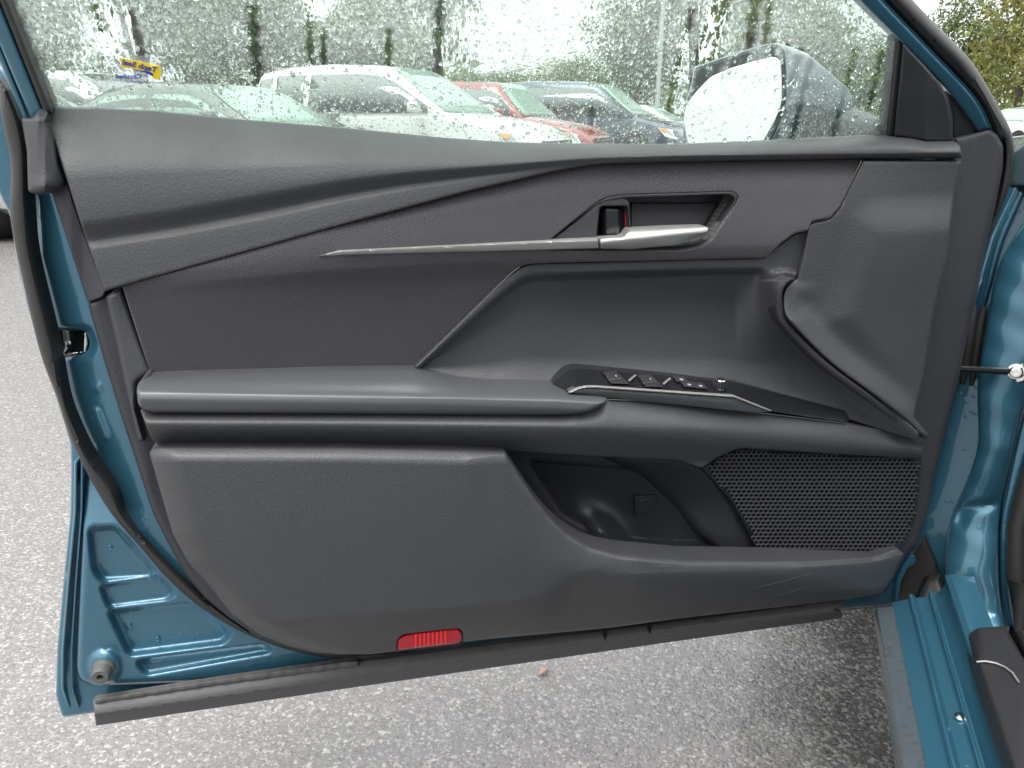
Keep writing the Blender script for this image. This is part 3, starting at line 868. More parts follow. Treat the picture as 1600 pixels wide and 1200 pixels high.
panel('switch_trim_edge', DF, band([(889, 613.5), (903, 606.5), (915, 604), (930, 603.5), (1040, 611), (1148, 618.5), (1180, 631.5), (1206, 642)], [(893, 613.5), (906, 608), (916, 606), (930, 605.8), (1040, 613.5), (1147, 621), (1179, 633.5), (1204, 642.6)]),
      I([(880, .096), (1150, .096), (1206, .086)]) and (lambda x, y: np.interp(x, [880, 1150, 1206], [.097, .097, .086])), M['satin'], swp, edge=(1.0, 0.001), th=0.004, sp=3, r=0.6)
def switch(oc, mark):
    x0, y0 = oc
    w_ = lambda x, y: sw_w(x, y) + 0.006
    panel('switch_well', DF, [(x0 - 6, y0 - 3), (x0 + 27, y0 - 2), (x0 + 50, y0 + 18), (x0 + 10, y0 + 17)], lambda x, y: sw_w(x, y) + 0.0012, M['black'], swp, edge=(0.5, .0005), th=0.004, sp=4, r=2)
    s = panel('window_switch', DF, [(x0, y0, 2), (x0 + 22, y0 - 1, 3), (x0 + 40, y0 + 16, 3), (x0 + 11, y0 + 15.5, 3)], w_, M['button'], DOOR, edge=(2, .002), th=0.008, sp=3, r=2,
              extra=[lambda P: -0.002 * np.exp(-((P[:, 1] - y0 - 7.5) / 2.5)**2)])
    panel('switch_crease', DF, [(x0 + 7, y0 + 9.6), (x0 + 16, y0 + 7.8), (x0 + 27, y0 + 7.2), (x0 + 27, y0 + 8.3), (x0 + 16, y0 + 9.0), (x0 + 7, y0 + 10.8)], lambda x, y: sw_w(x, y) + 0.0062, M['satin_dark'], s, edge=(0.3, .0002), th=0.001, sp=3, r=0.3)
    panel('switch_print', DF, [(x0 + 17, y0 + 2.4), (x0 + 19, y0 + 2.2), (x0 + 20, y0 + 4), (x0 + 18, y0 + 4.3)], lambda x, y: sw_w(x, y) + 0.0066, M['white_mark'], s, edge=(0.2, .0001), th=0.0005, sp=2, r=0.3)
    if mark:
        panel('switch_pull', DF, [(x0 + 38, y0 + 11, 0.5), (x0 + 46, y0 + 4), (x0 + 50, y0 + 1.5), (x0 + 50.5, y0 + 3), (x0 + 47, y0 + 5.5), (x0 + 40, y0 + 12)], lambda x, y: sw_w(x, y) + 0.007, M['satin'], s, edge=(0.4, .0003), th=0.002, sp=2, r=0.4)
switch((944, 584), True)
switch((998, 589), True)
for (x, y) in ((1052, 589), (1064, 597), (1082, 599)):
    s = panel('lock_button', DF, [(x, y), (x + 19, y + 1.2), (x + 25, y + 9), (x + 5, y + 7.4)], lambda xx, yy: sw_w(xx, yy) + 0.005, M['button'], DOOR, edge=(1.2, .0015), th=0.006, sp=3, r=1.5)
    panel('button_print', DF, [(x + 9, y + 3), (x + 13, y + 2.6), (x + 17, y + 4.6), (x + 13, y + 5.3)], lambda xx, yy: sw_w(xx, yy) + 0.0058, M['white_mark'], s, edge=(0.2, .0001), th=0.0005, sp=2, r=0.6)
kc = DF.world(1124.0, 610.0, 0.070)
kn = lathe('mirror_knob', kc, (0.02, -0.1, 1), [(0, .0078), (.004, .0080), (.0045, .0072), (.011, .0072), (.013, .0066), (.0138, .005)], M['gloss'], DOOR, seg=28)
for k in range(14):
    q = 2 * math.pi * k / 14
    o = np.array([math.cos(q), math.sin(q), 0])
    tube('knob_rib', [kc + o * .0073 + np.array([0, 0, .0048]), kc + o * .0073 + np.array([0, -.001, .0112])], 0.0006, M['satin_dark'], kn, seg=5)
lathe('knob_cap', kc + np.array([0, -.0014, .0138]), (0.02, -0.1, 1), [(0, .0062), (.0008, .0055), (.0010, .003)], M['chrome'], kn, seg=20)

# map pocket, lower trim, speaker
lt_t = I([(225, 700), (250, 697), (540, 698), (735, 703), (790, 704), (817, 748), (854, 800), (884, 830), (918, 851), (969, 864), (1070, 873), (1262, 873), (1364, 867), (1401, 854), (1420, 850)])
lt_c = I([(225, 990), (398, 973), (530, 961), (716, 946), (800, 937), (850, 922), (890, 897), (935, 893), (986, 896), (1070, 894), (1229, 891), (1364, 881), (1420, 868)])
LTO = [(232, 704, 8), (252, 698), (540, 699), (735, 703), (789, 704.5, 4), (802, 725), (817, 748), (834, 775), (854, 800), (868, 816), (884, 830), (900, 841), (918, 851), (942, 859), (969, 864), (1070, 873), (1178, 874), (1262, 874), (1364, 868), (1401, 855, 4), (1413, 866, 4), (1395, 902), (1378, 927, 6), (1323, 936.5),
       (1195, 951), (1060, 966), (952, 981), (766, 998), (724, 1003, 2), (722, 986), (717, 982, 3), (630, 991, 3), (622, 998), (621, 1016.5, 2), (581, 1021.5), (530, 1022), (490, 1019), (449, 1009), (405, 991), (362, 959), (324, 911), (294, 878), (270, 834), (260, 800), (238, 724)]
LTW = rows((lt_t, I([(225, 0.1100), (735, 0.1110), (780, 0.1090), (850, 0.1120), (1000, 0.1100), (1250, 0.0820), (1410, 0.0480)])),
           (lambda x: lt_t(x) + np.interp(x, [225, 725, 770, 860, 1000], [17, 17, 8, 6, 5]), I([(225, 0.1220), (735, 0.1220), (800, 0.1160), (850, 0.1180), (1000, 0.1180), (1250, 0.0900), (1410, 0.0530)])),
           (lambda x: lt_t(x) + np.interp(x, [225, 725, 770, 860, 1000], [25, 25, 22, 14, 10]), I([(225, 0.1240), (735, 0.1240), (800, 0.1200), (850, 0.1200), (1000, 0.1220), (1250, 0.0930), (1410, 0.0550)])),
           (lambda x: lt_c(x) - np.interp(x, [225, 800, 900], [90, 60, 3]), I([(225, 0.1270), (735, 0.1270), (850, 0.1260), (1000, 0.1240), (1250, 0.0950), (1410, 0.0570)])),
           (lt_c, I([(225, 0.1250), (735, 0.1260), (850, 0.1250), (1000, 0.1245), (1250, 0.0955), (1410, 0.0570)])),
           (lambda x: lt_c(x) + np.interp(x, [225, 716, 1000], [22, 28, 36]), I([(225, 0.1130), (735, 0.1130), (1000, 0.1120), (1250, 0.0840), (1410, 0.0510)])),
           (I([(225, 1020), (530, 1023), (766, 999), (1060, 967), (1323, 937), (1420, 925)]), I([(225, 0.0860), (735, 0.0900), (1000, 0.0880), (1410, 0.0390)])))
low = panel('lower_trim', DF, LTO, LTW,
      M['grain'], DOOR, edge=(4, 0.006), th=0.03, sp=6, r=4, sharp=60,
      extra=[lambda P: -0.020 * np.clip(1 - (P[:, 0] - np.interp(P[:, 1], [700, 800, 834, 878, 911, 959, 1009, 1022], [231, 260, 270, 294, 324, 362, 449, 530])) / 45, 0, 1)**2])
M['scuff'] = m_plain('scuffed_plastic', (0.075, 0.078, 0.083), 0.6)
for (x0, y0, x1, y1, k) in ((1168, 921, 1268, 896, 1.0), (1205, 934, 1262, 915, .7), (1150, 939, 1180, 930, .7), (1022, 886, 1052, 884, .8), (1030, 940, 1066, 925, .6)):
    n_ = 8
    tx, ty = np.linspace(x0, x1, n_), np.linspace(y0, y1, n_) + 0.8 * np.sin(np.linspace(0, 3, n_))
    panel('scuff_mark', DF, band(list(zip(tx, ty)), list(zip(tx, ty + k * np.sin(np.linspace(0.25, 2.9, n_))))), lambda x, y: LTW(x, y) + 0.0004, M['scuff'], low, edge=(0, 0), th=0.0006, sp=4, r=0.1)
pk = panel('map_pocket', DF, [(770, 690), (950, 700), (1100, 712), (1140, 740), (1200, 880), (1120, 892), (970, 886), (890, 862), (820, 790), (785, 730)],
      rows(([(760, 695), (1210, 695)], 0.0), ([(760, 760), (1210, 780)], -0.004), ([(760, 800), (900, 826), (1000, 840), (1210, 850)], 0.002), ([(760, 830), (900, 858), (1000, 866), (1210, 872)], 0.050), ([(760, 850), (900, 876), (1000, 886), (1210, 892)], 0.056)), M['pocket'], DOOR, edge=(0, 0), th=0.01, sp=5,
      extra=[lambda P: 0.034 * np.exp(-(((P[:, 0] - 942 - 0.4 * (P[:, 1] - 830)) / 27)**2 + ((P[:, 1] - 842) / 38)**2)) * np.clip((875 - P[:, 1]) / 20, 0, 1), lambda P: 0.020 * np.clip((P[:, 0] - 960) / 220, 0, 1)])
panel('bottle_scoop', DF, [(925, 705), (1060, 712), (1104, 726), (1128, 756), (1150, 785), (1176, 834), (1192, 882), (1150, 884), (1118, 858), (1090, 836), (1053, 791), (1002, 741), (950, 719)],
      rows(([(900, 700), (1200, 700)], [(930, .044), (1100, .044)]), ([(900, 790), (1200, 790)], [(1050, .012), (1150, .036)]), ([(900, 885), (1200, 885)], [(1110, .040), (1190, .046)])), M['pocket'], pk, edge=(16, 0.014), th=0.03, sp=5, r=10)
mk = panel('moulded_mark', DF, [(992, 776), (1026, 773), (1024, 795), (1012, 801), (992, 806)], rows(([(980, 770), (1040, 770)], .0052), ([(980, 810), (1040, 810)], .0062)), M['pocket'], pk, edge=(1, .0008), th=0.006, sp=4, r=2)
tube('mark_ring', DF.world(1008 + 9 * np.cos(np.linspace(0.3, 5.6, 14)), 788 + 8 * np.sin(np.linspace(0.3, 5.6, 14)), np.full(14, .0066)), 0.0008, M['smooth'], pk, seg=5)

GRO = [(1098, 732, 4), (1125, 713), (1154, 701, 14), (1300, 709), (1440, 717, 2), (1436, 770), (1430, 812), (1418, 842), (1404, 856, 4), (1364, 866), (1262, 873), (1187, 872, 2), (1172, 834), (1145, 785), (1122, 758)]
gr_w = rows(([(1090, 700), (1450, 700)], [(1098, .052), (1200, .052), (1440, .038)]), ([(1090, 880), (1450, 880)], [(1098, .050), (1200, .052), (1440, .036)]))
gl = fillet(GRO, 4)
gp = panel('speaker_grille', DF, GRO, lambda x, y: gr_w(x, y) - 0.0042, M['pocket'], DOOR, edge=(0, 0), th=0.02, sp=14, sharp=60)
# honeycomb perforation: every cell a real hole with walls
cells, hx, hy = [], 7.6, 6.1
yy, rw_ = 700.0, 0
while yy < 880:
    xx = 1090.0 + (hx / 2 if rw_ % 2 else 0)
    while xx < 1445:
        cells.append((xx, yy)); xx += hx
    yy += hy; rw_ += 1
cells = np.array(cells)
cells = cells[inside(cells, gl)]
cells = cells[seg_dist(cells, gl) > 2.5]
ang = np.arange(6) * math.pi / 3 + math.pi / 6
V, Fc = [], []
for (cx, cy) in cells:
    o = len(V)
    ox, oy = cx + hx / math.sqrt(3) * np.cos(ang) * 1.0, cy + hy / 1.5 * np.sin(ang)
    ix, iy = cx + 2.6 * np.cos(ang), cy + 0.3 + 2.05 * np.sin(ang)
    px_ = np.concatenate([ox, ix, ix]); py_ = np.concatenate([oy, iy, iy])
    ww = gr_w(px_, py_) + np.concatenate([np.zeros(6), np.full(6, 0.0008), np.full(6, -0.0035)])
    V += list(DF.world(px_, py_, ww))
    for k in range(6):
        j = (k + 1) % 6
        Fc.append((o + k, o + 6 + k, o + 6 + j, o + j))
        Fc.append((o + 6 + k, o + 12 + k, o + 12 + j, o + 6 + j))
hc = mesh('grille_mesh', V, Fc, M['smooth'], gp, smooth=False)
tag(hc, kind='stuff')

# red door reflector
rf = panel('door_reflector', DF, [(622, 1016, 3), (622, 998, 5), (634, 992, 4), (660, 988.5), (716, 982.5, 5), (721.5, 990, 4), (720.5, 1002, 4), (711, 1005.5)], rows(([(600, 982), (740, 982)], .105), ([(600, 1016), (740, 1016)], .092)), M['red_lens'], DOOR, edge=(3, .003), th=0.02, sp=4, r=3)
for k in range(8):
    x = 648 + k * 6.6
    y0, y1 = 990.5 - (x - 648) * 0.115, 1011.5 - (x - 648) * 0.12
    panel('reflector_rib', DF, [(x, y0), (x + 4.2, y0 - .5), (x + 4.2, y1 - .5), (x, y1)], rows(([(600, 982), (740, 982)], .1075), ([(600, 1016), (740, 1016)], .0950)), M['red_rib'], rf, edge=(2, .002), th=0.008, sp=3, r=1)

# ------------------------------------------------------------------ window, frame, mirror
glass = NB('window_glass')
gt = glass.t
for n_ in list(gt.nodes):
    if n_.type in ('BSDF_PRINCIPLED',):
        gt.nodes.remove(n_)
tr = gt.nodes.new('ShaderNodeBsdfTransparent'); tr.inputs[0].default_value = (0.80, 0.93, 0.86, 1)
gg = gt.nodes.new('ShaderNodeBsdfGlossy'); gg.inputs['Roughness'].default_value = 0.02
tl = gt.nodes.new('ShaderNodeBsdfTranslucent'); tl.inputs[0].default_value = (0.74, 0.80, 0.76, 1)
fz = gt.nodes.new('ShaderNodeFresnel'); fz.inputs[0].default_value = 1.45
at_ = gt.nodes.new('ShaderNodeAttribute'); at_.attribute_name = 'mist'
ns = gt.nodes.new('ShaderNodeTexNoise'); ns.inputs['Scale'].default_value = 300; ns.inputs['Detail'].default_value = 3
gt.links.new(glass.tc.outputs['Object'], ns.inputs['Vector'])
mm = gt.nodes.new('ShaderNodeMath'); mm.operation = 'MULTIPLY'
gt.links.new(at_.outputs['Fac'], mm.inputs[0]); gt.links.new(ns.outputs['Fac'], mm.inputs[1])
m1 = gt.nodes.new('ShaderNodeMixShader'); m2 = gt.nodes.new('ShaderNodeMixShader')
gt.links.new(mm.outputs[0], m1.inputs[0]); gt.links.new(tr.outputs[0], m1.inputs[1]); gt.links.new(tl.outputs[0], m1.inputs[2])
gt.links.new(fz.outputs[0], m2.inputs[0]); gt.links.new(m1.outputs[0], m2.inputs[1]); gt.links.new(gg.outputs[0], m2.inputs[2])
gt.links.new(m2.outputs[0], glass.out.inputs['Surface'])
M['glass'] = glass.m
wt = NB('rain_water')
for n_ in list(wt.t.nodes):
    if n_.type == 'BSDF_PRINCIPLED':
        wt.t.nodes.remove(n_)
rfb = wt.t.nodes.new('ShaderNodeBsdfGlass'); rfb.inputs['IOR'].default_value = 1.33; rfb.inputs['Roughness'].default_value = 0.0
rfb.inputs['Color'].default_value = (0.97, 1.0, 0.99, 1)
wt.t.links.new(rfb.outputs[0], wt.out.inputs['Surface'])
M['water'] = wt.m

GLO = [(70, 172), (12, 0), (-125, -330), (880, -335), (1000, -285), (1130, -200), (1250, -95), (1345, 0), (1406, 64), (1392, 222), (1060, 238), (800, 236), (540, 214), (236, 186)]
# runs where trickling water has cleared the drops: (x0, y0, x1, y1, half width)
RUNS = [(14, 0, 60, 118, 9), (150, 12, 166, 88, 7), (172, 14, 186, 95, 6), (203, 20, 224, 90, 7), (394, 10, 402, 128, 10), (483, -10, 485, 110, 6), (505, 45, 506, 100, 5), (608, 50, 606, 108, 6),
        (688, -10, 684, 118, 8), (1080, 20, 1040, 190, 6), (1122, -10, 1092, 92, 8), (1140, -20, 1108, 100, 10), (1183, -10, 1170, 72, 9), (1205, -20, 1196, 66, 6),
        (1230, 70, 1222, 130, 5), (1252, 78, 1205, 222, 6), (1268, 90, 1236, 222, 5), (1336, 80, 1300, 220, 5), (1378, 78, 1358, 168, 5), (925, 160, 923, 222, 4), (1042, 190, 1032, 222, 6), (1208, 66, 1206, 90, 5), (1150, 95, 1146, 105, 7), (1165, 85, 1162, 104, 8), (1100, 100, 1090, 150, 13), (1125, 92, 1116, 118, 9)]
def run_mask(P):
    m = np.zeros(len(P))
    for x0, y0, x1, y1, hw in RUNS:
        a, c = np.array([x0, y0], float), np.array([x1, y1], float)
        t = np.clip(((P - a) @ (c - a)) / ((c - a) @ (c - a)), 0, 1)
        q = P - (a + t[:, None] * (c - a))
        wob = 1 + 0.35 * np.sin(P[:, 1] * 0.21 + x0) + 0.2 * np.sin(P[:, 1] * 0.6 + x1)
        m = np.maximum(m, np.clip(1.6 - np.linalg.norm(q, axis=1) / (hw * wob) * 1.2, 0, 1))
    return m
pane = panel('window_pane', GF, GLO, 0.0, M['glass'], DOOR, edge=(0, 0), th=0.004, sp=5, r=1)
# mist carried by the outside of the pane
me = pane.data
co = np.zeros(len(me.vertices) * 3); me.vertices.foreach_get('co', co)
co = co.reshape(-1, 3)
Mw = np.array(DOOR.matrix_basis)
wp = co @ Mw[:3, :3].T + Mw[:3, 3]
rel = wp - CAMP
fwd = np.array([0, CP, -SP_]); upv = np.array([0, SP_, CP])
dep = rel @ fwd
pxy = np.stack([800 + FPX * rel[:, 0] / dep, 600 - FPX * (rel @ upv) / dep], 1)
mist = (0.62 + 0.08 * np.sin(pxy[:, 0] * 0.011 + 1)) * (1 - 0.88 * run_mask(pxy)) * np.interp(pxy[:, 1], [50, 125], [1.0, 0.5])
att = me.attributes.new('mist', 'FLOAT', 'POINT')
att.data.foreach_set('value', mist.astype(np.float32))

# rain drops on the outer face: flattened domes of water
def drops(n, smin, smax, pw, ytop, keep_runs, seed):
    g = np.random.default_rng(seed)
    P = np.stack([g.uniform(-40, 1420, n), g.uniform(ytop, 236, n)], 1)
    r_ = smin + (smax - smin) * g.random(n)**pw
    gl_ = fillet(GLO, 1)
    ok = inside(P, gl_) & (g.random(n) > run_mask(P) * keep_runs)
    return P[ok], r_[ok]
sets = [drops(21000, 0.6, 1.15, 1.5, -60, 0.97, 1), drops(2400, 1.3, 2.6, 1.6, -60, 0.85, 2), drops(520, 2.4, 4.2, 2.0, -60, 0.5, 3)]
DP = np.concatenate([s[0] for s in sets]); DR = np.concatenate([s[1] for s in sets])
# keep them from overlapping (larger first)
order = np.argsort(-DR); DP, DR = DP[order], DR[order]
cell = {}
keep = []
for i in range(len(DP)):
    x, y = DP[i]; k = (int(x // 10), int(y // 10)); good = True
    for a in (-1, 0, 1):
        for c in (-1, 0, 1):
            for j in cell.get((k[0] + a, k[1] + c), ()):
                if (DP[j][0]-x)**2 + (DP[j][1]-y)**2 < (0.92 * (DR[j] + DR[i]))**2:
                    good = False; break
            if not good: break
        if not good: break
    if good:
        keep.append(i); cell.setdefault(k, []).append(i)
DP, DR = DP[keep], DR[keep]
N = len(DP)
cen = GF.world(DP[:, 0], DP[:, 1], np.full(N, -0.0043))
gx_ = np.cross(np.array([0, 0, 1.0]), GF.n); gx_ /= np.linalg.norm(gx_)
gy_ = np.cross(GF.n, gx_)
rm = DR * np.linalg.norm(cen - CAMP, axis=1) / FPX * 1.05
SEG = 8
q = np.arange(SEG) * 2 * math.pi / SEG
gw = np.random.default_rng(5)
wob = 1 + 0.16 * gw.standard_normal((N, SEG)).clip(-1.5, 1.5)
el = 1 + 0.18 * gw.random(N)
rings = []
for (f_, d_) in ((1.0, 0.0), (1.0, 0.0), (0.78, 0.25), (0.42, 0.38)):
    rr = rm[:, None] * f_ * wob
    pos = cen[:, None, :] + rr[..., None] * (np.cos(q)[None, :, None] * gx_ + np.sin(q)[None, :, None] * gy_ * el[:, None, None]) - (GF.n * (d_ * rm)[:, None])[:, None, :]
    rings.append(pos)
top = cen - GF.n * (0.43 * rm)[:, None]
V = np.concatenate([np.concatenate(rings, 1), top[:, None, :]], 1)          # N, 4*SEG+1, 3
per = 4 * SEG + 1
fl_ = []
for k in range(SEG):
    j = (k + 1) % SEG
    fl_.append((SEG + k, 2*SEG + k, 2*SEG + j, SEG + j))
    fl_.append((2*SEG + k, 3*SEG + k, 3*SEG + j, 2*SEG + j))
    fl_.append((3*SEG + k, 4*SEG, 3*SEG + j))
fl_.append(tuple(range(SEG)))
Vf = V.reshape(-1, 3)
Mi = np.array(DOOR.matrix_basis.inverted())
Vf = Vf @ Mi[:3, :3].T + Mi[:3, 3]
# merge base ring to close: the flat base shares positions with the first dome ring
lens = np.array([len(f) for f in fl_])
loop1 = np.concatenate([np.array(f) for f in fl_])
LV = (loop1[None, :] + (np.arange(N) * per)[:, None]).ravel()
LT = np.tile(lens, N)
LS = np.concatenate([[0], np.cumsum(LT)[:-1]])
dm = bpy.data.meshes.new('rain_drops')
dm.vertices.add(len(Vf)); dm.vertices.foreach_set('co', Vf.ravel())
dm.loops.add(len(LV)); dm.loops.foreach_set('vertex_index', LV.astype(np.int32))
dm.polygons.add(len(LT)); dm.polygons.foreach_set('loop_start', LS.astype(np.int32)); dm.polygons.foreach_set('loop_total', LT.astype(np.int32))
sm = np.ones(len(LT), bool); sm[len(fl_) - 1::len(fl_)] = False
dm.polygons.foreach_set('use_smooth', sm)
dm.update(); dm.validate()
rd = link('rain_drops', dm, M['water'], pane)
tag(rd, kind='stuff')
print('drops', N)

# lettering helper: characters lying on the glass plane, mirrored because they are read from outside
def lettering(name, text, px, py, hpx, ang, mat, parent, w=0.001, bold=0.0, space=1.0, width=None):
    cu = bpy.data.curves.new(name, 'FONT')
    cu.body = text; cu.size = 1.0; cu.align_x = 'CENTER'; cu.align_y = 'CENTER'; cu.extrude = 0.004; cu.offset = bold; cu.space_character = space
    cu.resolution_u = 3
    to = bpy.data.objects.new(name + '_t', cu); COL.objects.link(to)
    bpy.context.view_layer.update()
    me_ = bpy.data.meshes.new_from_object(to.evaluated_get(bpy.context.evaluated_depsgraph_get()))
    bpy.data.objects.remove(to); bpy.data.curves.remove(cu)
    c = np.zeros(len(me_.vertices) * 3); me_.vertices.foreach_get('co', c); c = c.reshape(-1, 3)
    F_ = [tuple(p.vertices)[::-1] for p in me_.polygons]
    bpy.data.meshes.remove(me_)
    sx = hpx / 0.72
    kx = sx if width is None else width / max(np.ptp(c[:, 0]), 1e-3)
    ca, sa = math.cos(ang), math.sin(ang)
    X, Y = -c[:, 0] * kx, -c[:, 1] * sx
    PX, PY = px + X * ca - Y * sa, py + X * sa + Y * ca
    return mesh(name, GF.world(PX, PY, w + c[:, 2] * 0.05), F_, mat, parent, smooth=False)
film = NB('clear_film'); film.set(color=(0.8, 0.86, 0.88), rough=0.25, alpha=0.22)
M['film'] = film.m
stk = panel('dealer_sticker', GF, [(163, 87, 3), (250, 88, 3), (251, 132, 3), (162, 131, 3)], 0.0012, M['film'], DOOR, edge=(0, 0), th=0.0004, sp=12)
panel('sticker_badge', GF, [(186.5, 90.5, 0.5), (205, 93.5), (250, 103, 2), (252, 116, 4), (249, 124, 3), (241, 124, 2), (236, 118, 3), (222, 111.5, 6), (206, 107), (191, 106, 2)], 0.0017, M['sticker_y'], stk, edge=(0, 0), th=0.0004, sp=4, r=1)
lettering('sticker_lettering', 'Teph Seal', 218, 103.2, 8.2, 0.235, M['sticker_b'], stk, w=0.0021, bold=0.022, width=55)
panel('sticker_swoosh', GF, [(205, 108), (220, 110.5), (231, 111.5), (239, 115, 1), (239, 119, 1), (229, 114.5), (218, 111.5)], 0.0021, M['sticker_b'], stk, edge=(0, 0), th=0.0003, sp=3, r=0.5)
lettering('sticker_lettering', 'Certified', 200.5, 119.5, 6.6, 0.03, M['sticker_b'], stk, w=0.0021, bold=0.022, width=40)
lettering('sticker_lettering', 'www.tephseal.com', 218, 127.6, 3.6, 0.02, M['sticker_b'], stk, w=0.0021, width=46)
lettering('glass_mark', 'TOYOTA', 124, 71, 4.2, 0.05, M['etch'], pane, w=0.0008, width=40)
lettering('glass_mark', 'DOT 459  M2', 146, 107, 4.0, 0.03, M['etch'], pane, w=0.0008, width=30)

def gband(name, left, right, w, mat, parent, edge=(3, 0.003), th=0.02, sp=6):
    return panel(name, GF, band(left, right), w, mat, parent, edge=edge, th=th, sp=sp, r=2)
EXT = lambda x, y, k: (x - 0.41 * (y + k), -k)
wf = gband('window_frame', [(-215, -345), (0, 72), (49, 188), (62, 205)], [(-143, -345), (1, 4), (66, 166), (76, 190)], 0.012, M['paint'], DOOR, edge=(6, 0.006))
gband('frame_flange', [(-235, -345), (0, 100), (34, 186), (44, 200)], [(-210, -345), (0, 66), (48, 186), (58, 202)], 0.006, M['paint'], wf, edge=(6, 0.006))
gband('glass_run', [(-140, -345), (1, 4), (66, 168), (70, 176)], [(-128, -345), (12.5, 0), (80, 168), (82, 178)], 0.018, M['rubber'], wf, edge=(5, 0.008))
fa = spline([(-205, -335), (60, -345), (700, -345), (900, -330), (1010, -280), (1130, -200), (1250, -95), (1342, 0), (1406, 64), (1436, 96), (1480, 142), (1528, 206)], 4)
fb = spline([(-225, -372), (60, -385), (700, -388), (920, -370), (1045, -312), (1166, -226), (1288, -100), (1378, 0), (1420, 44), (1464, 90), (1510, 138), (1532, 168), (1547, 200)], 4)
fc = spline([(-245, -408), (60, -425), (700, -430), (950, -412), (1085, -345), (1208, -250), (1332, -102), (1426, 0), (1460, 36), (1510, 86), (1540, 130), (1562, 170), (1578, 200), (1584, 225)], 4)
gband('front_pillar_frame', fa, fb, 0.016, M['paint'], wf, edge=(5, 0.006))
bead_pts = np.array([p for p in fb if p[1] > -320])
tube('frame_edge_bead', GF.world(bead_pts[:, 0], bead_pts[:, 1], np.full(len(bead_pts), 0.012)), 0.0016, M['paint'], wf, seg=7)
us = gband('upper_seal', [(x, y) for x, y in fb] + [(1556, 225)], fc, 0.016, M['rubber'], DOOR, edge=(16, 0.022))
for (x, y) in ((1427, 30), (1502, 115), (1460, 62)):
    lathe('vent_hole', GF.world(float(x), float(y), 0.0152), gn, [(0, .0018), (.0012, .0018), (.0014, .0012)], M['black'], us, seg=8)
panel('front_seal', DF, band(spline([(1546, 196), (1562, 210), (1569, 232), (1568, 262), (1560, 306), (1541, 372), (1530, 420)], 4), spline([(1560, 168), (1577, 198), (1584, 225), (1582, 270), (1573, 306), (1556, 348), (1541, 392), (1532, 424)], 4)), 0.012, M['rubber'], us, edge=(7, 0.012), th=0.03, sp=4, r=2)
gband('mirror_glass_run', [(1403, 62), (1387, 214)], [(1413, 68), (1398, 214)], 0.010, M['rubber'], wf, edge=(4, 0.006), sp=4)
sail = panel('mirror_sail_trim', GF, [(1411, 66, 2), (1441, 98), (1468, 128), (1482, 155, 12), (1488, 189), (1489.5, 222), (1448, 222), (1424, 217), (1396, 214)], lambda x, y: np.interp(x, [1396, 1440, 1445, 1490], [.016, .022, .024, .020]), M['smooth'], DOOR, edge=(4, 0.008), th=0.02, sp=4, r=3)
panel('front_sail_trim', GF, [(1480, 142), (1502, 158), (1518, 180), (1530, 204), (1512, 212), (1488, 216), (1489, 186)], 0.010, M['smooth'], sail, edge=(3, 0.004), th=0.01, sp=4, r=3)
# corner block at the rear end of the belt line
panel('belt_end_cap', DF, [(33, 184, 3), (51, 184.5), (60, 172), (71, 165, 4), (79, 166.5, 2), (72, 190), (84, 218), (92, 256), (103, 286, 5), (97, 293), (81, 299, 6), (78, 302, 3), (61, 305, 6), (44, 300, 6), (42, 236)],
      rows(([(30, 165), (110, 165)], .020), ([(30, 190), (110, 190)], [(33, .026), (60, .045), (80, .038)]), ([(30, 270), (110, 270)], [(40, .030), (70, .052), (103, .040)]), ([(30, 290), (110, 290)], [(40, .030), (70, .056), (103, .040)]), ([(30, 305), (110, 305)], .036)),
      M['smooth'], DOOR, edge=(5, 0.008), th=0.03, sp=4, r=3)

# outside mirror
mpos = DF.world(1146.0, 160.0, -0.17)
mn = -dx * math.cos(R(28)) + dn * math.sin(R(28)) + np.array([0, 0, 0.13])
MF = Frame(mpos, mn)
rim = [(1069, 190), (1073, 160), (1083, 130), (1086, 106, 3), (1129, 91), (1189, 72), (1215, 68, 8), (1226, 78, 6), (1230, 118), (1229, 162), (1219, 195), (1200, 236), (1160, 256), (1090, 256), (1070, 225)]
rimp = resample(fillet(rim, 8), 9)
B2 = Frame(mpos - MF.n * 0.05, mn); B3 = Frame(mpos - MF.n * 0.11, mn); B4 = Frame(mpos - MF.n * 0.14, mn)
cc = rimp.mean(0)
def warp(p, right, up, sc):
    q = (p - cc) * sc
    t = np.clip((p[:, 0] - cc[0]) / 80, -1, 1)
    q[:, 0] += right * (0.5 + 0.5 * t)
    q[:, 1] += up * (1 - np.clip((p[:, 1] - 70) / 150, 0, 1))
    return q + cc
rg = [MF.world(rimp[:, 0], rimp[:, 1], np.full(len(rimp), 0.006))]
for fr_, rt, up, sc in ((MF, 0, 0, 1.03), (B2, 46, 8, 0.97), (B3, 112, 54, 0.90), (B4, 128, 80, 0.58)):
    p = warp(rimp, rt, up, sc)
    rg.append(fr_.world(p[:, 0], p[:, 1], np.zeros(len(p))))
nr = len(rimp)
V = np.concatenate(rg); Fm = []
for i in range(len(rg) - 1):
    for k in range(nr):
        j = (k + 1) % nr
        Fm.append((i*nr + k, i*nr + j, (i+1)*nr + j, (i+1)*nr + k))
Fm.append(tuple((len(rg)-1)*nr + k for k in range(nr)))
Fm.append(tuple(k for k in range(nr))[::-1])
M['mirror_shell'] = m_paint('mirror_shell_paint', (0.018, 0.045, 0.058), 0.4)
mir = mesh('side_mirror', V, Fm, M['mirror_shell'], DOOR)
mb = NB('mirror_silver').set(color=(0.74, 0.76, 0.76), metal=1.0, rough=0.03)
mb.bump(mb.ramp(mb.voro(160, 'F1'), [(0.1, 1.0), (0.35, 0.0)]), 0.0006, 0.25)
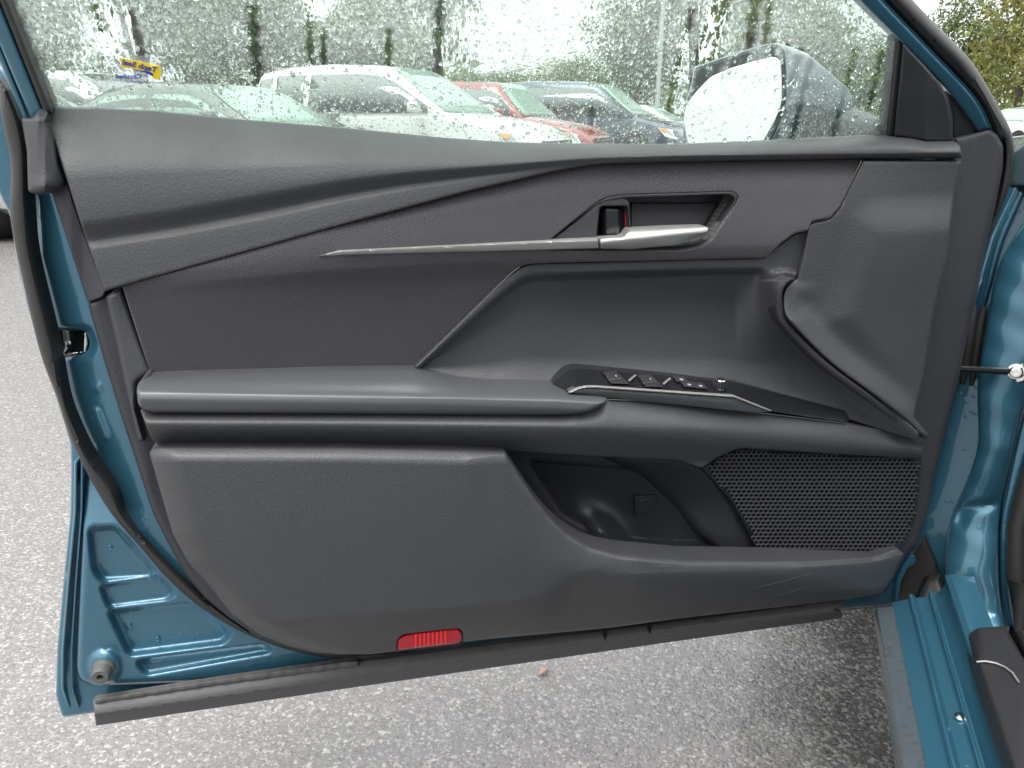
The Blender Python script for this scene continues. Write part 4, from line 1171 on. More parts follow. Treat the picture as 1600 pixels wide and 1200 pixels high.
panel('mirror_glass', MF, [(1074, 224), (1067.5, 190), (1071, 166), (1085, 146, 20), (1110, 120), (1142, 106), (1180, 95), (1210, 88, 8), (1219, 95, 6), (1222, 118), (1221, 162), (1212, 187), (1193, 222, 12), (1170, 246), (1095, 248)], 0.010, mb.m, mir, edge=(2, 0.001), th=0.003, sp=8, r=6)
panel('mirror_bezel', MF, [(1072, 190), (1076, 162), (1086, 134), (1089, 109), (1130, 94), (1189, 75), (1214, 71, 8), (1223, 80, 6), (1227, 118), (1226, 162), (1216, 194), (1197, 234), (1160, 253), (1092, 253), (1073, 224)], 0.0075, M['gloss'], mir, edge=(1.5, 0.001), th=0.004, sp=10, r=6)
mfoot = [DF.world(1330.0, 205.0, -0.10), DF.world(1365.0, 215.0, -0.05), DF.world(1398.0, 218.0, -0.006)]
tube('mirror_foot', mfoot, [0.028, 0.026, 0.030], M['smooth'], mir, seg=12)
# ------------------------------------------------------------------ the car the door belongs to
q0, q1 = at_z(1369.0, 953.0, 0.318), at_z(1411.0, 1200.0, 0.318)
cf = q0 - q1; cf[2] = 0; cf /= np.linalg.norm(cf)          # towards the nose of the car
ci = np.array([cf[1], -cf[0], 0.0])                        # inboard
cz = np.array([0, 0, 1.0])
C0 = np.array([q0[0], q0[1], 0.0])
CAR = DOOR
def inb(px, z, py=1200.0):
    return float((at_z(px, py, z) - C0) @ ci)
prof = [(inb(1440, .300), .20), (inb(1440, .300), .312), (inb(1446, .322), .322), (inb(1484, .333), .333), (inb(1487, .341), .341), (inb(1494, .342), .342), (inb(1501, .337), .337), (inb(1527, .342), .342),
        (inb(1531, .352), .352), (inb(1540, .353), .353), (inb(1545, .348), .348), (inb(1571, .366), .366), (inb(1577, .380), .380), (inb(1590, .384), .384), (inb(1640, .386), .386), (inb(1650, .386), .20)]
sill = extrude('door_sill', prof, C0, cf, ci, cz, 0.02, -2.0, M['paint'], CAR, steps=24)
extrude('sill_guard_strip', [(inb(1411, .318), .300), (inb(1411, .318), .316), (inb(1414, .320), .319), (inb(1445, .324), .3245), (inb(1447, .322), .3235), (inb(1445, .3), .300)], C0, cf, ci, cz, 0.005, -2.0, M['rubber_grey'] if False else m_plain('wet_grey_strip', (0.055, 0.068, 0.078), 0.3, nvar=0.25, nscale=90, bump=0.0005, bscale=220), sill, steps=24)
for z_, px_ in ((.3425, 1490), (.3535, 1535.5)):
    extrude('sill_bead', [(inb(px_ - 1.5, z_), z_ - .002), (inb(px_ - 1, z_), z_ + .0014), (inb(px_ + 1, z_), z_ + .0014), (inb(px_ + 1.5, z_), z_ - .002)], C0, cf, ci, cz, -0.03, -1.6, M['paint'], sill, steps=4)
sp0 = at_z(1497.0, 1098.0, .352)
lathe('sill_plug', at_z(1500.0, 1121.0, .342), (0, 0, 1), [(0, .006), (.002, .006), (.003, .0045)], M['chrome'], sill, seg=14)
HZ = lambda z: Frame([0, 0, z], [0, 0, 1])
scf = panel('scuff_plate', HZ(.40), [(1512, 992, 6), (1526, 981, 8), (1570, 978), (1600, 1030), (1700, 1170), (1720, 1330), (1622, 1330), (1584, 1206), (1545, 1090)],
      lambda x, y: np.interp(x, [1510, 1530, 1600, 1700], [-.016, 0, .010, .014]), M['dark_trim'], CAR, edge=(6, 0.006), th=0.02, sp=8, r=4)
tube('scuff_seam', HZ(.40).world(np.array([1526., 1540, 1556, 1570, 1582, 1592]), np.array([1034., 1033, 1036, 1042, 1051, 1066]), np.array([.001, .004, .006, .008, .010, .011])), 0.0011, M['satin'], scf, seg=6)

# hinge pillar
hp = DF.world(1500.0, 589.0, -0.02) + cf * 0.035
HS = float((hp - C0) @ cf)
print('pillar at', HS)
JF = Frame(hp, -cf * 0.92 - ci * 0.28 + cz * 0.10)
jl = spline([(1612, 330), (1572, 390), (1554, 435), (1545, 484), (1532, 559), (1527, 616), (1528, 690), (1514, 742), (1487, 806), (1478, 850), (1476, 895), (1482, 940), (1502, 1000)], 4)
jr = spline([(1700, 330), (1680, 420), (1650, 520), (1620, 590), (1598, 640), (1572, 760), (1562, 820), (1561, 910), (1568, 973), (1575, 1000)], 4)
jlx = I([(p[1], p[0]) for p in jl]); jrx = I([(p[1], p[0]) for p in jr])
def jam(x, y):
    t = np.clip((x - jlx(y)) / np.maximum(jrx(y) - jlx(y), 4), 0, 1)
    prof_ = 0.012 * np.sin(np.clip(t, 0, 1) * math.pi)**0.6
    long_ = np.interp(y, [300, 560, 700, 790, 830, 960, 1000], [.010, .020, .014, -.004, .002, .030, .060])
    return prof_ + long_ + 0.0010 * np.sin(y * 0.05 + x * 0.03) + 0.0005 * np.sin(y * 0.11 - x * 0.06)
pil = panel('hinge_pillar', JF, band(jl, jr), jam, M['paint'], CAR, edge=(5, 0.008), th=0.06, sp=6, r=3, extra=[stamped([(1495, 796), (1512, 788), (1556, 782), (1552, 795), (1515, 802), (1505, 822), (1494, 820)], -0.005, 9)])
panel('pillar_trough', JF, [(1640, 250), (1585, 292), (1548, 370), (1520, 470), (1490, 600), (1465, 700), (1440, 800), (1408, 870), (1404, 960), (1520, 1010), (1580, 800), (1640, 500)], rows(([(1400, 250), (1700, 250)], -0.05), ([(1400, 1000), (1700, 1000)], -0.035)), M['paint'], pil, edge=(6, .006), th=0.03, sp=12)
panel('pillar_edge', JF, band(spline([(1590, 292), (1566, 340), (1552, 380), (1538, 440), (1524, 500)], 4), spline([(1604, 300), (1582, 348), (1566, 388), (1550, 446), (1534, 506)], 4)), -0.01, M['paint'], pil, edge=(6, .012), th=0.04, sp=5, r=2)
panel('cowl_trim', JF, [(1584, 236, 4), (1604, 222, 6), (1650, 215), (1650, 292), (1576, 292, 3), (1580, 262)], 0.0, m_plain('dark_cowl', (0.012, 0.030, 0.040), 0.4), pil, edge=(4, .006), th=0.04, sp=6)
panel('pillar_flange', JF, band(spline([(1640, 560), (1600, 646), (1573, 762), (1563, 822), (1562, 910), (1569, 974)], 4), spline([(1662, 560), (1622, 656), (1588, 768), (1577, 824), (1576, 908), (1586, 985)], 4)), 0.004, M['paint'], pil, edge=(5, .008), th=0.05, sp=5, r=2)
tube('opening_seal', JF.world(np.array([1700., 1650, 1612, 1592, 1590, 1602, 1640, 1700]), np.array([540., 650, 745, 820, 905, 985, 1080, 1180]), np.array([.03, .03, .03, .032, .034, .045, .09, .16])), 0.0135, M['rubber'], pil, seg=14)
tube('opening_trim', JF.world(np.array([1740., 1690, 1650, 1626, 1624, 1640, 1690]), np.array([540., 650, 745, 820, 905, 985, 1080]), np.array([.035, .035, .035, .037, .04, .05, .09])), 0.020, M['smooth'], pil, seg=14)
# check strap with its bolt, wiring boot
ca, cb = DF.world(1496.0, 576.0, -0.012), JF.world(np.float64(1574.0), np.float64(580.0), 0.032)
tube('check_strap', [ca, ca * .5 + cb * .5, cb], [.0045, .0045, .0055], M['gloss'], pil, seg=8)
bc = JF.world(np.float64(1588.0), np.float64(580.0), 0.030)
bo = lathe('strap_bolt', bc, JF.n, [(0, .0105), (.003, .0105), (.0035, .0080), (.009, .0078), (.010, .0066), (.0101, .0040), (.007, .0036)], M['chrome'], pil, seg=18)
panel('strap_bracket', JF, [(1566, 569, 3), (1580, 566), (1600, 562, 6), (1604, 596, 6), (1590, 599), (1578, 590), (1564, 588, 3)], 0.031, M['chrome'], pil, edge=(3, .002), th=0.008, sp=4, r=3)
bx_ = JF.world(np.array([1523., 1518., 1513., 1508., 1504.]), np.array([478., 500., 535., 570., 600.]), np.array([-.012, -.010, -.010, -.012, -.016]))
tube('wiring_boot', bx_, [.004, .0085, .0080, .0080, .003], M['rubber'], pil, seg=10)
tube('wiring_boot', bx_ + JF.n * .004 + ci * 0.012, [.003, .0065, .0060, .0060, .003], M['rubber'], pil, seg=10)
# lower hinge corner
panel('hinge_bracket', DF, [(1398, 946, 2), (1401, 906), (1409, 884), (1420, 868, 5), (1430, 866, 6), (1432, 880, 6), (1418, 888), (1408, 908), (1403, 946, 2)], 0.010, M['paint'], pil, edge=(2, .003), th=0.02, sp=4, r=2)
panel('corner_liner', JF, [(1400, 948, 2), (1405, 906), (1424, 866), (1444, 838), (1462, 880), (1468, 905), (1446, 904), (1432, 938), (1424, 948)], -0.02, M['rubber'], pil, edge=(5, .006), th=0.02, sp=5, r=3)
panel('corner_block', JF, [(1426, 946), (1438, 936), (1448, 908, 4), (1466, 903, 4), (1482, 950), (1500, 1000), (1460, 990), (1440, 960)], rows(([(1400, 900), (1520, 900)], .010), ([(1400, 1000), (1520, 1000)], .085)), M['rubber'], pil, edge=(5, .006), th=0.02, sp=5, r=3)

# the rest of the body, beside and behind the viewer
def CW(s, a, z):
    return C0 + cf * s + ci * a + cz * z
extrude('front_fender', [(.00, .24), (-.035, .34), (-.045, .52), (-.04, .70), (-.015, .84), (.03, .905), (.12, .93), (.16, .92), (.16, .24)], C0, cf, ci, cz, HS + .16, 1.95, M['paint'], CAR, steps=6)
hv, hf = [], []
for i, s in enumerate(np.linspace(0.42, 1.95, 9)):
    for j, a in enumerate(np.linspace(0.125, 1.675, 11)):
        u = (a - .9) / .775
        hv.append(CW(s, a, .935 + .045 * (1 - u**4) - .13 * ((s - .42) / 1.53)**2.2))
for i in range(8):
    for j in range(10):
        hf.append((i*11 + j, i*11 + j + 1, (i+1)*11 + j + 1, (i+1)*11 + j))
mesh('hood', hv, hf, M['paint'], CAR)
tube('front_pillar', [CW(.16, .17, .93), CW(-.02, .24, 1.12), CW(-.30, .27, 1.33), CW(-.5, .29, 1.385)], [.045, .045, .045, .04], M['paint'], CAR)
tube('roof_rail', [CW(-.5, .29, 1.385), CW(-1.1, .28, 1.41), CW(-1.8, .29, 1.37), CW(-2.3, .30, 1.22)], [.045, .045, .045, .05], M['paint'], CAR)
rv, rf_ = [], []
for s, dz in ((-.5, -.03), (-.8, 0), (-1.3, .015), (-1.8, -.01), (-2.2, -.10)):
    for a in np.linspace(.28, 1.52, 9):
        rv.append(CW(s, a, 1.40 + dz + .03 * (1 - ((a - .9) / .62)**2)))
for i in range(4):
    for j in range(8):
        rf_.append((i*9 + j, i*9 + j + 1, (i+1)*9 + j + 1, (i+1)*9 + j))
mesh('roof', rv, rf_, M['paint'], CAR)
tube('centre_pillar', [CW(-1.16, .06, .36), CW(-1.16, .07, .9), CW(-1.18, .18, 1.2), CW(-1.2, .28, 1.39)], [.07, .07, .05, .045], M['paint'], CAR)
extrude('rear_door', [(.02, .27), (-.03, .36), (-.04, .55), (-.035, .75), (-.005, .90), (.06, .97), (.10, .97), (.10, .27)], C0, cf, ci, cz, -1.18, -2.2, M['paint'], CAR, steps=4)
extrude('cabin_floor', [(.12, .24), (.12, .27), (1.7, .27), (1.7, .24)], C0, cf, ci, cz, .1, -2.3, M['black'], CAR)
extrude('far_side', [(1.66, .24), (1.66, .95), (1.76, .97), (1.84, .75), (1.85, .4), (1.80, .24)], C0, cf, ci, cz, 1.9, -2.6, M['paint'], CAR, steps=6)
extrude('firewall', [(.16, .24), (.16, .90), (1.66, .92), (1.66, .24)], C0, cf, ci, cz, HS + .16, HS + .30, M['black'], CAR)
M['tyre'] = m_plain('tyre_rubber', (0.018, 0.018, 0.018), 0.7, bump=0.001, bscale=60)
M['rim'] = m_plain('alloy', (0.45, 0.45, 0.46), 0.3, metal=0.9)
for s in (.92, -1.9):
    w_ = lathe('wheel', CW(s, -.01, .325), -ci, [(-.2, .25), (-.2, .31), (-.17, .325), (0, .325), (.02, .30), (.012, .24), (-.02, .225), (-.03, .10), (-.01, .03)], M['tyre'], CAR, seg=32)
    lathe('wheel_rim', CW(s, -.012, .325), -ci, [(-.02, .225), (.012, .225), (.0, .20), (-.015, .10), (.004, .05), (.006, .02)], M['rim'], w_, seg=24)

# driver's seat, out of view, added to block sky light from the sill
def rbox(name, items, mat, parent, bev):
    V, F = [], []
    for (s0, s1, a0, a1, z0, z1, lean) in items:
        o = len(V)
        for s in (s0, s1):
            for a in (a0, a1):
                for z in (z0, z1):
                    V.append(CW(s + (lean if z == z1 else 0), a, z))
        F += [tuple(o + i for i in q) for q in ((0,1,3,2),(4,6,7,5),(0,4,5,1),(2,3,7,6),(0,2,6,4),(1,5,7,3))]
    ob = mesh(name, V, F, mat, parent)
    m_ = ob.modifiers.new('round', 'BEVEL'); m_.width = bev; m_.segments = 4
    return ob
seat = rbox('unseen_seat_cushion', [(-.98, -.45, .30, .82, .30, .52, 0)], M['cloth'], CAR, .05)
rbox('unseen_seat_backrest', [(-1.12, -.98, .31, .81, .50, 1.12, -.22)], M['cloth'], CAR, .05)
rbox('unseen_headrest', [(-1.36, -1.26, .43, .69, 1.15, 1.34, -.03)], M['cloth'], CAR, .04)
rbox('dashboard', [(.02, .34, .16, 1.62, .62, .92, .03)], M['dark_trim'], CAR, .06)

# ------------------------------------------------------------------ fallen leaves on the asphalt
def leaf(px, py, size, rz, col, label, curl=0.35):
    p = at_z(float(px), float(py), 0.004)
    e = empty('fallen_leaf', p, rz)
    V, F = [], []
    n = 9
    for i in range(n):
        t = i / (n - 1)
        wdt = 0.26 * math.sin(math.pi * t)**0.75 * (1 - 0.25 * t) * (1 + 0.25 * math.sin(i * 2.2))
        zc = curl * 0.25 * math.sin(math.pi * t)
        for s_, zz in ((-1, 0.10), (0, 0.0), (1, 0.13)):
            V.append(((t - .5) * size, s_ * wdt * size, (zc + zz * curl * abs(s_)) * size + .001))
    for i in range(n - 1):
        for k in range(2):
            F.append((i*3 + k, i*3 + k + 1, (i+1)*3 + k + 1, (i+1)*3 + k))
    m_ = m_plain('dead_leaf', col, 0.55, nvar=0.35, nscale=120)
    bl = mesh('blade', V, F, m_, e, world=False)
    sol = bl.modifiers.new('thickness', 'SOLIDIFY'); sol.thickness = 0.0007
    tube('stalk', [p + np.array([math.cos(rz), math.sin(rz), 0]) * size * k + np.array([0, 0, .0015 + .002 * (k - .5)]) for k in (.48, .62, .75)], .0007, m_, e, seg=5)
    tag(e, label, 'leaf')
leaf(849, 1050, 0.028, R(52), (0.29, 0.185, 0.145), 'curled reddish brown leaf on the wet asphalt below the door', 0.5)

# ------------------------------------------------------------------ parked cars
M['car_glass'] = m_plain('car_glass', (0.20, 0.285, 0.24), 0.12, spec=0.5, nvar=0.15)
M['car_glass_d'] = m_plain('dark_car_glass', (0.045, 0.06, 0.058), 0.06, spec=0.8, coat=1.0, nvar=0.2)
M['lamp'] = m_plain('headlamp_glass', (0.55, 0.57, 0.58), 0.1, spec=0.8, coat=1.0)
M['amber'] = m_plain('amber_lens', (0.8, 0.25, 0.02), 0.2)
M['grille'] = m_plain('grille_black', (0.02, 0.02, 0.022), 0.4)
TYPES = {
 'suv': dict(L=4.95, W=1.92, H=1.71, belt=1.03, cowl=1.22, rf=.22, rr=-1.75, hood=.95, zb=.22),
 'van': dict(L=4.9, W=1.94, H=1.74, belt=1.02, cowl=1.45, rf=.55, rr=-2.05, hood=.96, zb=.22),
 'sedan': dict(L=4.75, W=1.84, H=1.40, belt=.91, cowl=1.02, rf=.12, rr=-1.15, hood=.80, zb=.19),
 'cross': dict(L=4.5, W=1.85, H=1.62, belt=1.00, cowl=1.08, rf=.48, rr=-1.70, hood=.93, zb=.22),
}
def strip(name, pts, mat, parent):
    return mesh(name, pts, [tuple(range(len(pts)))], mat, parent, world=False, smooth=False)
def parked_car(typ, paint, pos, heading, label, glass='car_glass_d', shield='car_glass', lamps=True, rails=False):
    T = TYPES[typ]; L, Wd, H = T['L'], T['W'] / 2, T['H']
    belt, cow, rfx, rrx, hood, zb = T['belt'], T['cowl'], T['rf'], T['rr'], T['hood'], T['zb']
    e = empty('parked_car', (pos[0], pos[1], 0), heading)
    tag(e, label, 'car', 'cars parked beyond the window')
    F2 = L / 2
    st_ = [(F2, .62, .50, .56), (F2 - .05, .78, .66, .72), (F2 - .16, .90, hood - .20, hood - .12), (F2 - .35, .96, hood - .09, hood - .03), (F2 - .8, .985, hood + .0, hood + .06), (cow + .05, 1.0, belt - .02, belt + .05),
           (cow - .3, 1.0, belt, belt), (0, 1.0, belt, belt), (-F2 + .7, 1.0, belt + .02, belt + .02), (-F2 + .25, .97, belt + .02, belt + .03), (-F2 + .06, .93, belt - .05, belt - .02), (-F2, .84, .62, .66)]
    if typ == 'sedan':
        st_[8] = (-F2 + .7, 1.0, belt + .03, belt + .07); st_[9] = (-F2 + .25, .96, belt + .02, belt + .07); st_[10] = (-F2 + .06, .92, belt - .02, belt + .03)
    V, F = [], []
    for x, k, zs, zt in st_:
        hw = Wd * k
        half = [(hw * .80, zb), (hw * .97, zb + .10), (hw, zb + .28), (hw * .992, .5 * (zb + .28) + .5 * zs), (hw * .965, zs - .02), (hw * .90, zs + .4 * (zt - zs)), (hw * .55, zt - .008), (0, zt)]
        if zs < .7:
            half = [(hw * .80, zb + .06), (hw * .97, zb + .12), (hw, zb + .20), (hw, .5 * (zb + .2) + .5 * zs), (hw * .97, zs - .01), (hw * .9, zs), (hw * .55, zt), (0, zt)]
        ring = [(x, -y, z) for y, z in half] + [(x, y, z) for y, z in half[-2::-1]]
        V += ring
    n = 15
    for i in range(len(st_) - 1):
        for k in range(n):
            F.append((i*n + k, i*n + (k+1) % n, (i+1)*n + (k+1) % n, (i+1)*n + k))
    F.append(tuple(range(n))[::-1]); F.append(tuple((len(st_)-1)*n + k for k in range(n)))
    body = mesh('body', V, F, paint, e, world=False, sharp=45)
    # cabin
    hb, ht = Wd * .94, Wd * (.74 if typ != 'van' else .80)
    rear_b = rrx - (.15 if typ in ('suv', 'van') else (.75 if typ == 'sedan' else .35))
    if typ in ('suv', 'van', 'cross'):
        rear_b = max(rear_b, -F2 + .08)
    cs = [(cow + .02, 0.0), (cow * .6 + rfx * .4, .40), (cow * .25 + rfx * .75, .77), (rfx + .08, .895), (rfx - .25, .955), (rfx * .5 + rrx * .5, 1.0), (rrx + .35, .955), (rrx, .865), (rrx * .5 + rear_b * .5, .52), (rear_b, 0.0)]
    V, F = [], []
    for x, f in cs:
        zr = belt + .012 + (H - belt) * f
        g = f
        half = [(hb - .01, belt - .03), (hb + (ht - hb) * g * .5, belt + (zr - belt) * .5), (hb + (ht - hb) * g, zr - .10 * g), (ht * .90 + (hb - ht) * (1 - g) * .9, zr - .035 * g), (ht * .5, zr - .006), (0, zr)]
        V += [(x, -y, z) for y, z in half] + [(x, y, z) for y, z in half[-2::-1]]
    n = 11
    for i in range(len(cs) - 1):
        for k in range(n - 1):
            F.append((i*n + k, i*n + k + 1, (i+1)*n + k + 1, (i+1)*n + k))
    mesh('cabin', V, F, paint, e, world=False, sharp=50)
    # glazing
    def sy(f, k):    # half width of the cabin side at roof fraction k where the section reaches f
        return hb + (ht - hb) * f * k
    xs = np.array([c[0] for c in cs])[::-1]; fs = np.array([c[1] for c in cs])[::-1]
    roof_f = lambda x: float(np.interp(x, xs, fs))
    ztop = lambda x: belt + (H - belt) * roof_f(x) - .13 * roof_f(x)
    def side_win(x0, x1, sg, n_=8):
        pts = []
        lo, hi = belt + .045, H - .15
        for x in np.linspace(x0, x1, n_):
            f = roof_f(x); zt_ = max(lo + .02, min(hi, ztop(x)))
            pts.append((x, zt_))
        Vw, Fw = [], []
        for x, zt_ in pts:
            f = max(roof_f(x), .05)
            zfull = belt + (H - belt) * f
            for z in (lo, zt_):
                k = (z - belt) / max(zfull - .1 * f - belt, .05)
                Vw.append((x, sg * (hb + (ht - hb) * f * min(k, 1) + .012), z))
        for i in range(len(pts) - 1):
            q = (2*i, 2*i + 2, 2*i + 3, 2*i + 1)
            Fw.append(q if sg > 0 else q[::-1])
        o = mesh('side_window', Vw, Fw, M[glass], e, world=False)
        s_ = o.modifiers.new('thickness', 'SOLIDIFY'); s_.thickness = .006
        return o
    mid = rfx * .42 + rrx * .58 if typ != 'sedan' else -.42
    for sg in (1, -1):
        side_win(mid + .05, cow - .22, sg)
        side_win(rrx + .30 if typ in ('suv', 'van') else rrx - .12, mid - .05, sg)
        if typ in ('suv', 'van'):
            side_win(rear_b + .16, rrx + .22, sg)
    def screen(name, fr_, to_, mat):
        Vw, Fw = [], []
        for t in np.linspace(0, 1, 6):
            f = fr_ + (to_ - fr_) * t
            if name == 'windscreen':
                x = np.interp(f, [cs[k][1] for k in range(4)], [cs[k][0] for k in range(4)])
            else:
                x = np.interp(f, [cs[k][1] for k in (9, 8, 7)], [cs[k][0] for k in (9, 8, 7)])
            z = belt + .012 + (H - belt) * f
            hwid = (ht * .90 + (hb - ht) * (1 - f) * .9) - .07
            for u in np.linspace(-1, 1, 7):
                Vw.append((x + (.012 if name == 'windscreen' else -.012) - (.05 * u * u if name == 'windscreen' else -.03 * u * u) * 0, u * hwid, z - (.006 if abs(u) < .5 else .006 + .028 * f * ((abs(u) - .5) / .5)) + .012))
        for i in range(5):
            for j in range(6):
                q = (i*7 + j, i*7 + j + 1, (i+1)*7 + j + 1, (i+1)*7 + j)
                Fw.append(q if name == 'windscreen' else q[::-1])
        o = mesh(name, Vw, Fw, mat, e, world=False)
        s_ = o.modifiers.new('thickness', 'SOLIDIFY'); s_.thickness = .006
    screen('windscreen', .06, .88, M[shield])
    screen('rear_window', .10, .84, M[glass])
    # wheels
    for x in (F2 - .92, -F2 + .98):
        for sg in (1, -1):
            wr = .34 if typ != 'sedan' else .32
            w_ = lathe('wheel', (x, sg * (Wd - .20), wr), (0, sg, 0), [(0, wr * .7), (0, wr * .96), (.03, wr), (.19, wr), (.215, wr * .94), (.21, wr * .72), (.17, wr * .66)], M['tyre'], None, seg=24)
            w_.parent = e
            r_ = lathe('wheel_rim', (x, sg * (Wd - .19), wr), (0, sg, 0), [(.15, wr * .70), (.20, wr * .70), (.195, wr * .62), (.165, wr * .4), (.18, wr * .15), (.185, .02)], M['rim'], None, seg=20)
            r_.parent = w_
            a_ = lathe('wheel_arch', (x, sg * (Wd - .30), wr + .03), (0, sg, 0), [(0, wr * 1.12), (.303, wr * 1.12), (.300, wr * 1.02)], M['grille'], None, seg=24)
            a_.parent = body
    # face
    if lamps:
        for sg in (1, -1):
            lv = [(F2 - .13, sg * Wd * .55, hood - .22), (F2 - .17, sg * Wd * .74, hood - .20), (F2 - .33, sg * Wd * .93, hood - .13), (F2 - .50, sg * Wd * .972, hood - .12), (F2 - .36, sg * Wd * .962, hood - .27), (F2 - .16, sg * Wd * .86, hood - .33), (F2 - .09, sg * Wd * .55, hood - .31)]
            lv = [(x + .015, y + sg * .012, z) for x, y, z in lv]
            o = strip('headlamp', lv if sg > 0 else lv[::-1], M['lamp'], e)
            s_ = o.modifiers.new('thickness', 'SOLIDIFY'); s_.thickness = .02
            av = [(x - .02 * 0 + .012, y + sg * .01, z) for x, y, z in (lv[3], lv[2], ((lv[2][0] + lv[4][0]) / 2, lv[4][1], (lv[2][2] + lv[4][2]) / 2))]
            o2 = strip('marker_lens', av, M['amber'], o)
            mv = boxes('mirror', [((cow - .36, sg * (Wd + .02) - (.0 if sg > 0 else .20), belt + .03), (cow - .24, sg * (Wd + .02) + (.20 if sg > 0 else .0), belt + .17))], paint, e, world=False)
            bv = mv.modifiers.new('round', 'BEVEL'); bv.width = .045; bv.segments = 3
        o = boxes('grille', [((F2 - .12, -Wd * .5, hood - .40), (F2 - .005, Wd * .5, hood - .22))], M['grille'], e, world=False)
        for k in range(3):
            boxes('grille_bar', [((F2 - .02, -Wd * .48, hood - .375 + k * .055), (F2 + .008, Wd * .48, hood - .36 + k * .055))], M['chrome'], o, world=False)
        boxes('lower_grille', [((F2 - .05, -Wd * .55, zb + .10), (F2 + .01, Wd * .55, zb + .22))], M['grille'], e, world=False)
    if rails:
        for sg in (1, -1):
            o = tube('roof_rail', [(rfx - .2, sg * ht * .92, H - .07), (rfx - .5, sg * ht * .93, H - .01), (rrx + .6, sg * ht * .93, H - .01), (rrx + .2, sg * ht * .92, H - .09)], .018, M['satin_dark'], None, seg=6)
            o.parent = e
    for k, sg in enumerate((1, -1)):
        for x in ((mid + cow) / 2 - .30, mid - .55):
            boxes('door_handle', [((x, sg * Wd - .01, belt - .14), (x + .2, sg * Wd + .025, belt - .105))], paint, e, world=False)
    return e
CPT = {k: m_paint('paint_' + k, c, f) for k, c, f in (('white', (.56, .56, .555), 0.0), ('silver', (.42, .44, .44), .5), ('red', (.21, .013, .019), .15), ('navy', (.030, .045, .075), .3), ('grey', (.10, .11, .115), .4), ('pearl', (.055, .072, .066), .3))}
HD = R(-24)
def front_at(px, dist, typ, hd=HD):
    f = np.array([(px - 800) / FPX * dist * (CP + .08), dist])
    return f - TYPES[typ]['L'] / 2 * np.array([math.cos(hd), math.sin(hd)])
parked_car('suv', CPT['white'], front_at(870, 10.4, 'suv'), HD, 'large white sport utility vehicle filling the middle of the window')
parked_car('cross', CPT['red'], front_at(936, 13.2, 'cross'), HD, 'red crossover half hidden behind the large white vehicle')
parked_car('van', CPT['navy'], front_at(1062, 15.8, 'van'), HD, 'dark blue minivan seen just left of the side mirror')
parked_car('sedan', CPT['pearl'], front_at(640, 8.5, 'sedan'), HD, 'grey green sedan with pale green glass nearest the window below the sticker', glass='car_glass')
parked_car('van', CPT['white'], front_at(368, 12.6, 'van', R(-14)), R(-14), 'white van standing behind the dealer sticker', glass='car_glass_d', shield='car_glass_d')
parked_car('sedan', CPT['silver'], front_at(235, 6.9, 'sedan', R(-30)), R(-30), 'silver car at the far left whose windscreen slopes behind the glass edge')
parked_car('sedan', CPT['white'], front_at(1118, 21.0, 'sedan'), HD, 'white sedan far back behind the dark blue minivan')
parked_car('sedan', CPT['silver'], front_at(1620, 18.0, 'sedan', R(-155)), R(-155), 'pale car in the gap right of the door frame under trees')
parked_car('sedan', CPT['white'], front_at(1460, 24.0, 'sedan', R(-160)), R(-160), 'distant white sedan behind the side mirror')

# ------------------------------------------------------------------ trees
def m_leaf(name, c1, c2):
    b = NB(name).set(rough=0.6, spec=0.25)
    oi = b.node('ShaderNodeObjectInfo')
    gi = b.node('ShaderNodeNewGeometry')
    r_ = b.ramp(gi.outputs['Random Per Island'], [(0.0, tuple(x * .75 for x in c1)), (0.5, c1), (1.0, c2)])
    b.to(r_, 'Base Color')
    b.p.inputs['Subsurface Weight'].default_value = 0.0
    tlb = b.t.nodes.new('ShaderNodeBsdfTranslucent'); b.link(r_, tlb.inputs[0])
    mx = b.t.nodes.new('ShaderNodeMixShader'); mx.inputs[0].default_value = 0.35
    b.link(b.p.outputs[0], mx.inputs[1]); b.link(tlb.outputs[0], mx.inputs[2])
    b.link(mx.outputs[0], b.out.inputs['Surface'])
    return b.m
LM = [m_leaf('leaves_olive', (0.15, 0.18, 0.055), (0.22, 0.24, 0.08)), m_leaf('leaves_green', (0.115, 0.16, 0.065), (0.17, 0.22, 0.09)), m_leaf('leaves_yellow', (0.24, 0.24, 0.08), (0.34, 0.31, 0.11))]
M['bark'] = m_plain('bark', (0.050, 0.042, 0.034), 0.9, nvar=0.35, nscale=6, bump=0.01, bscale=20)
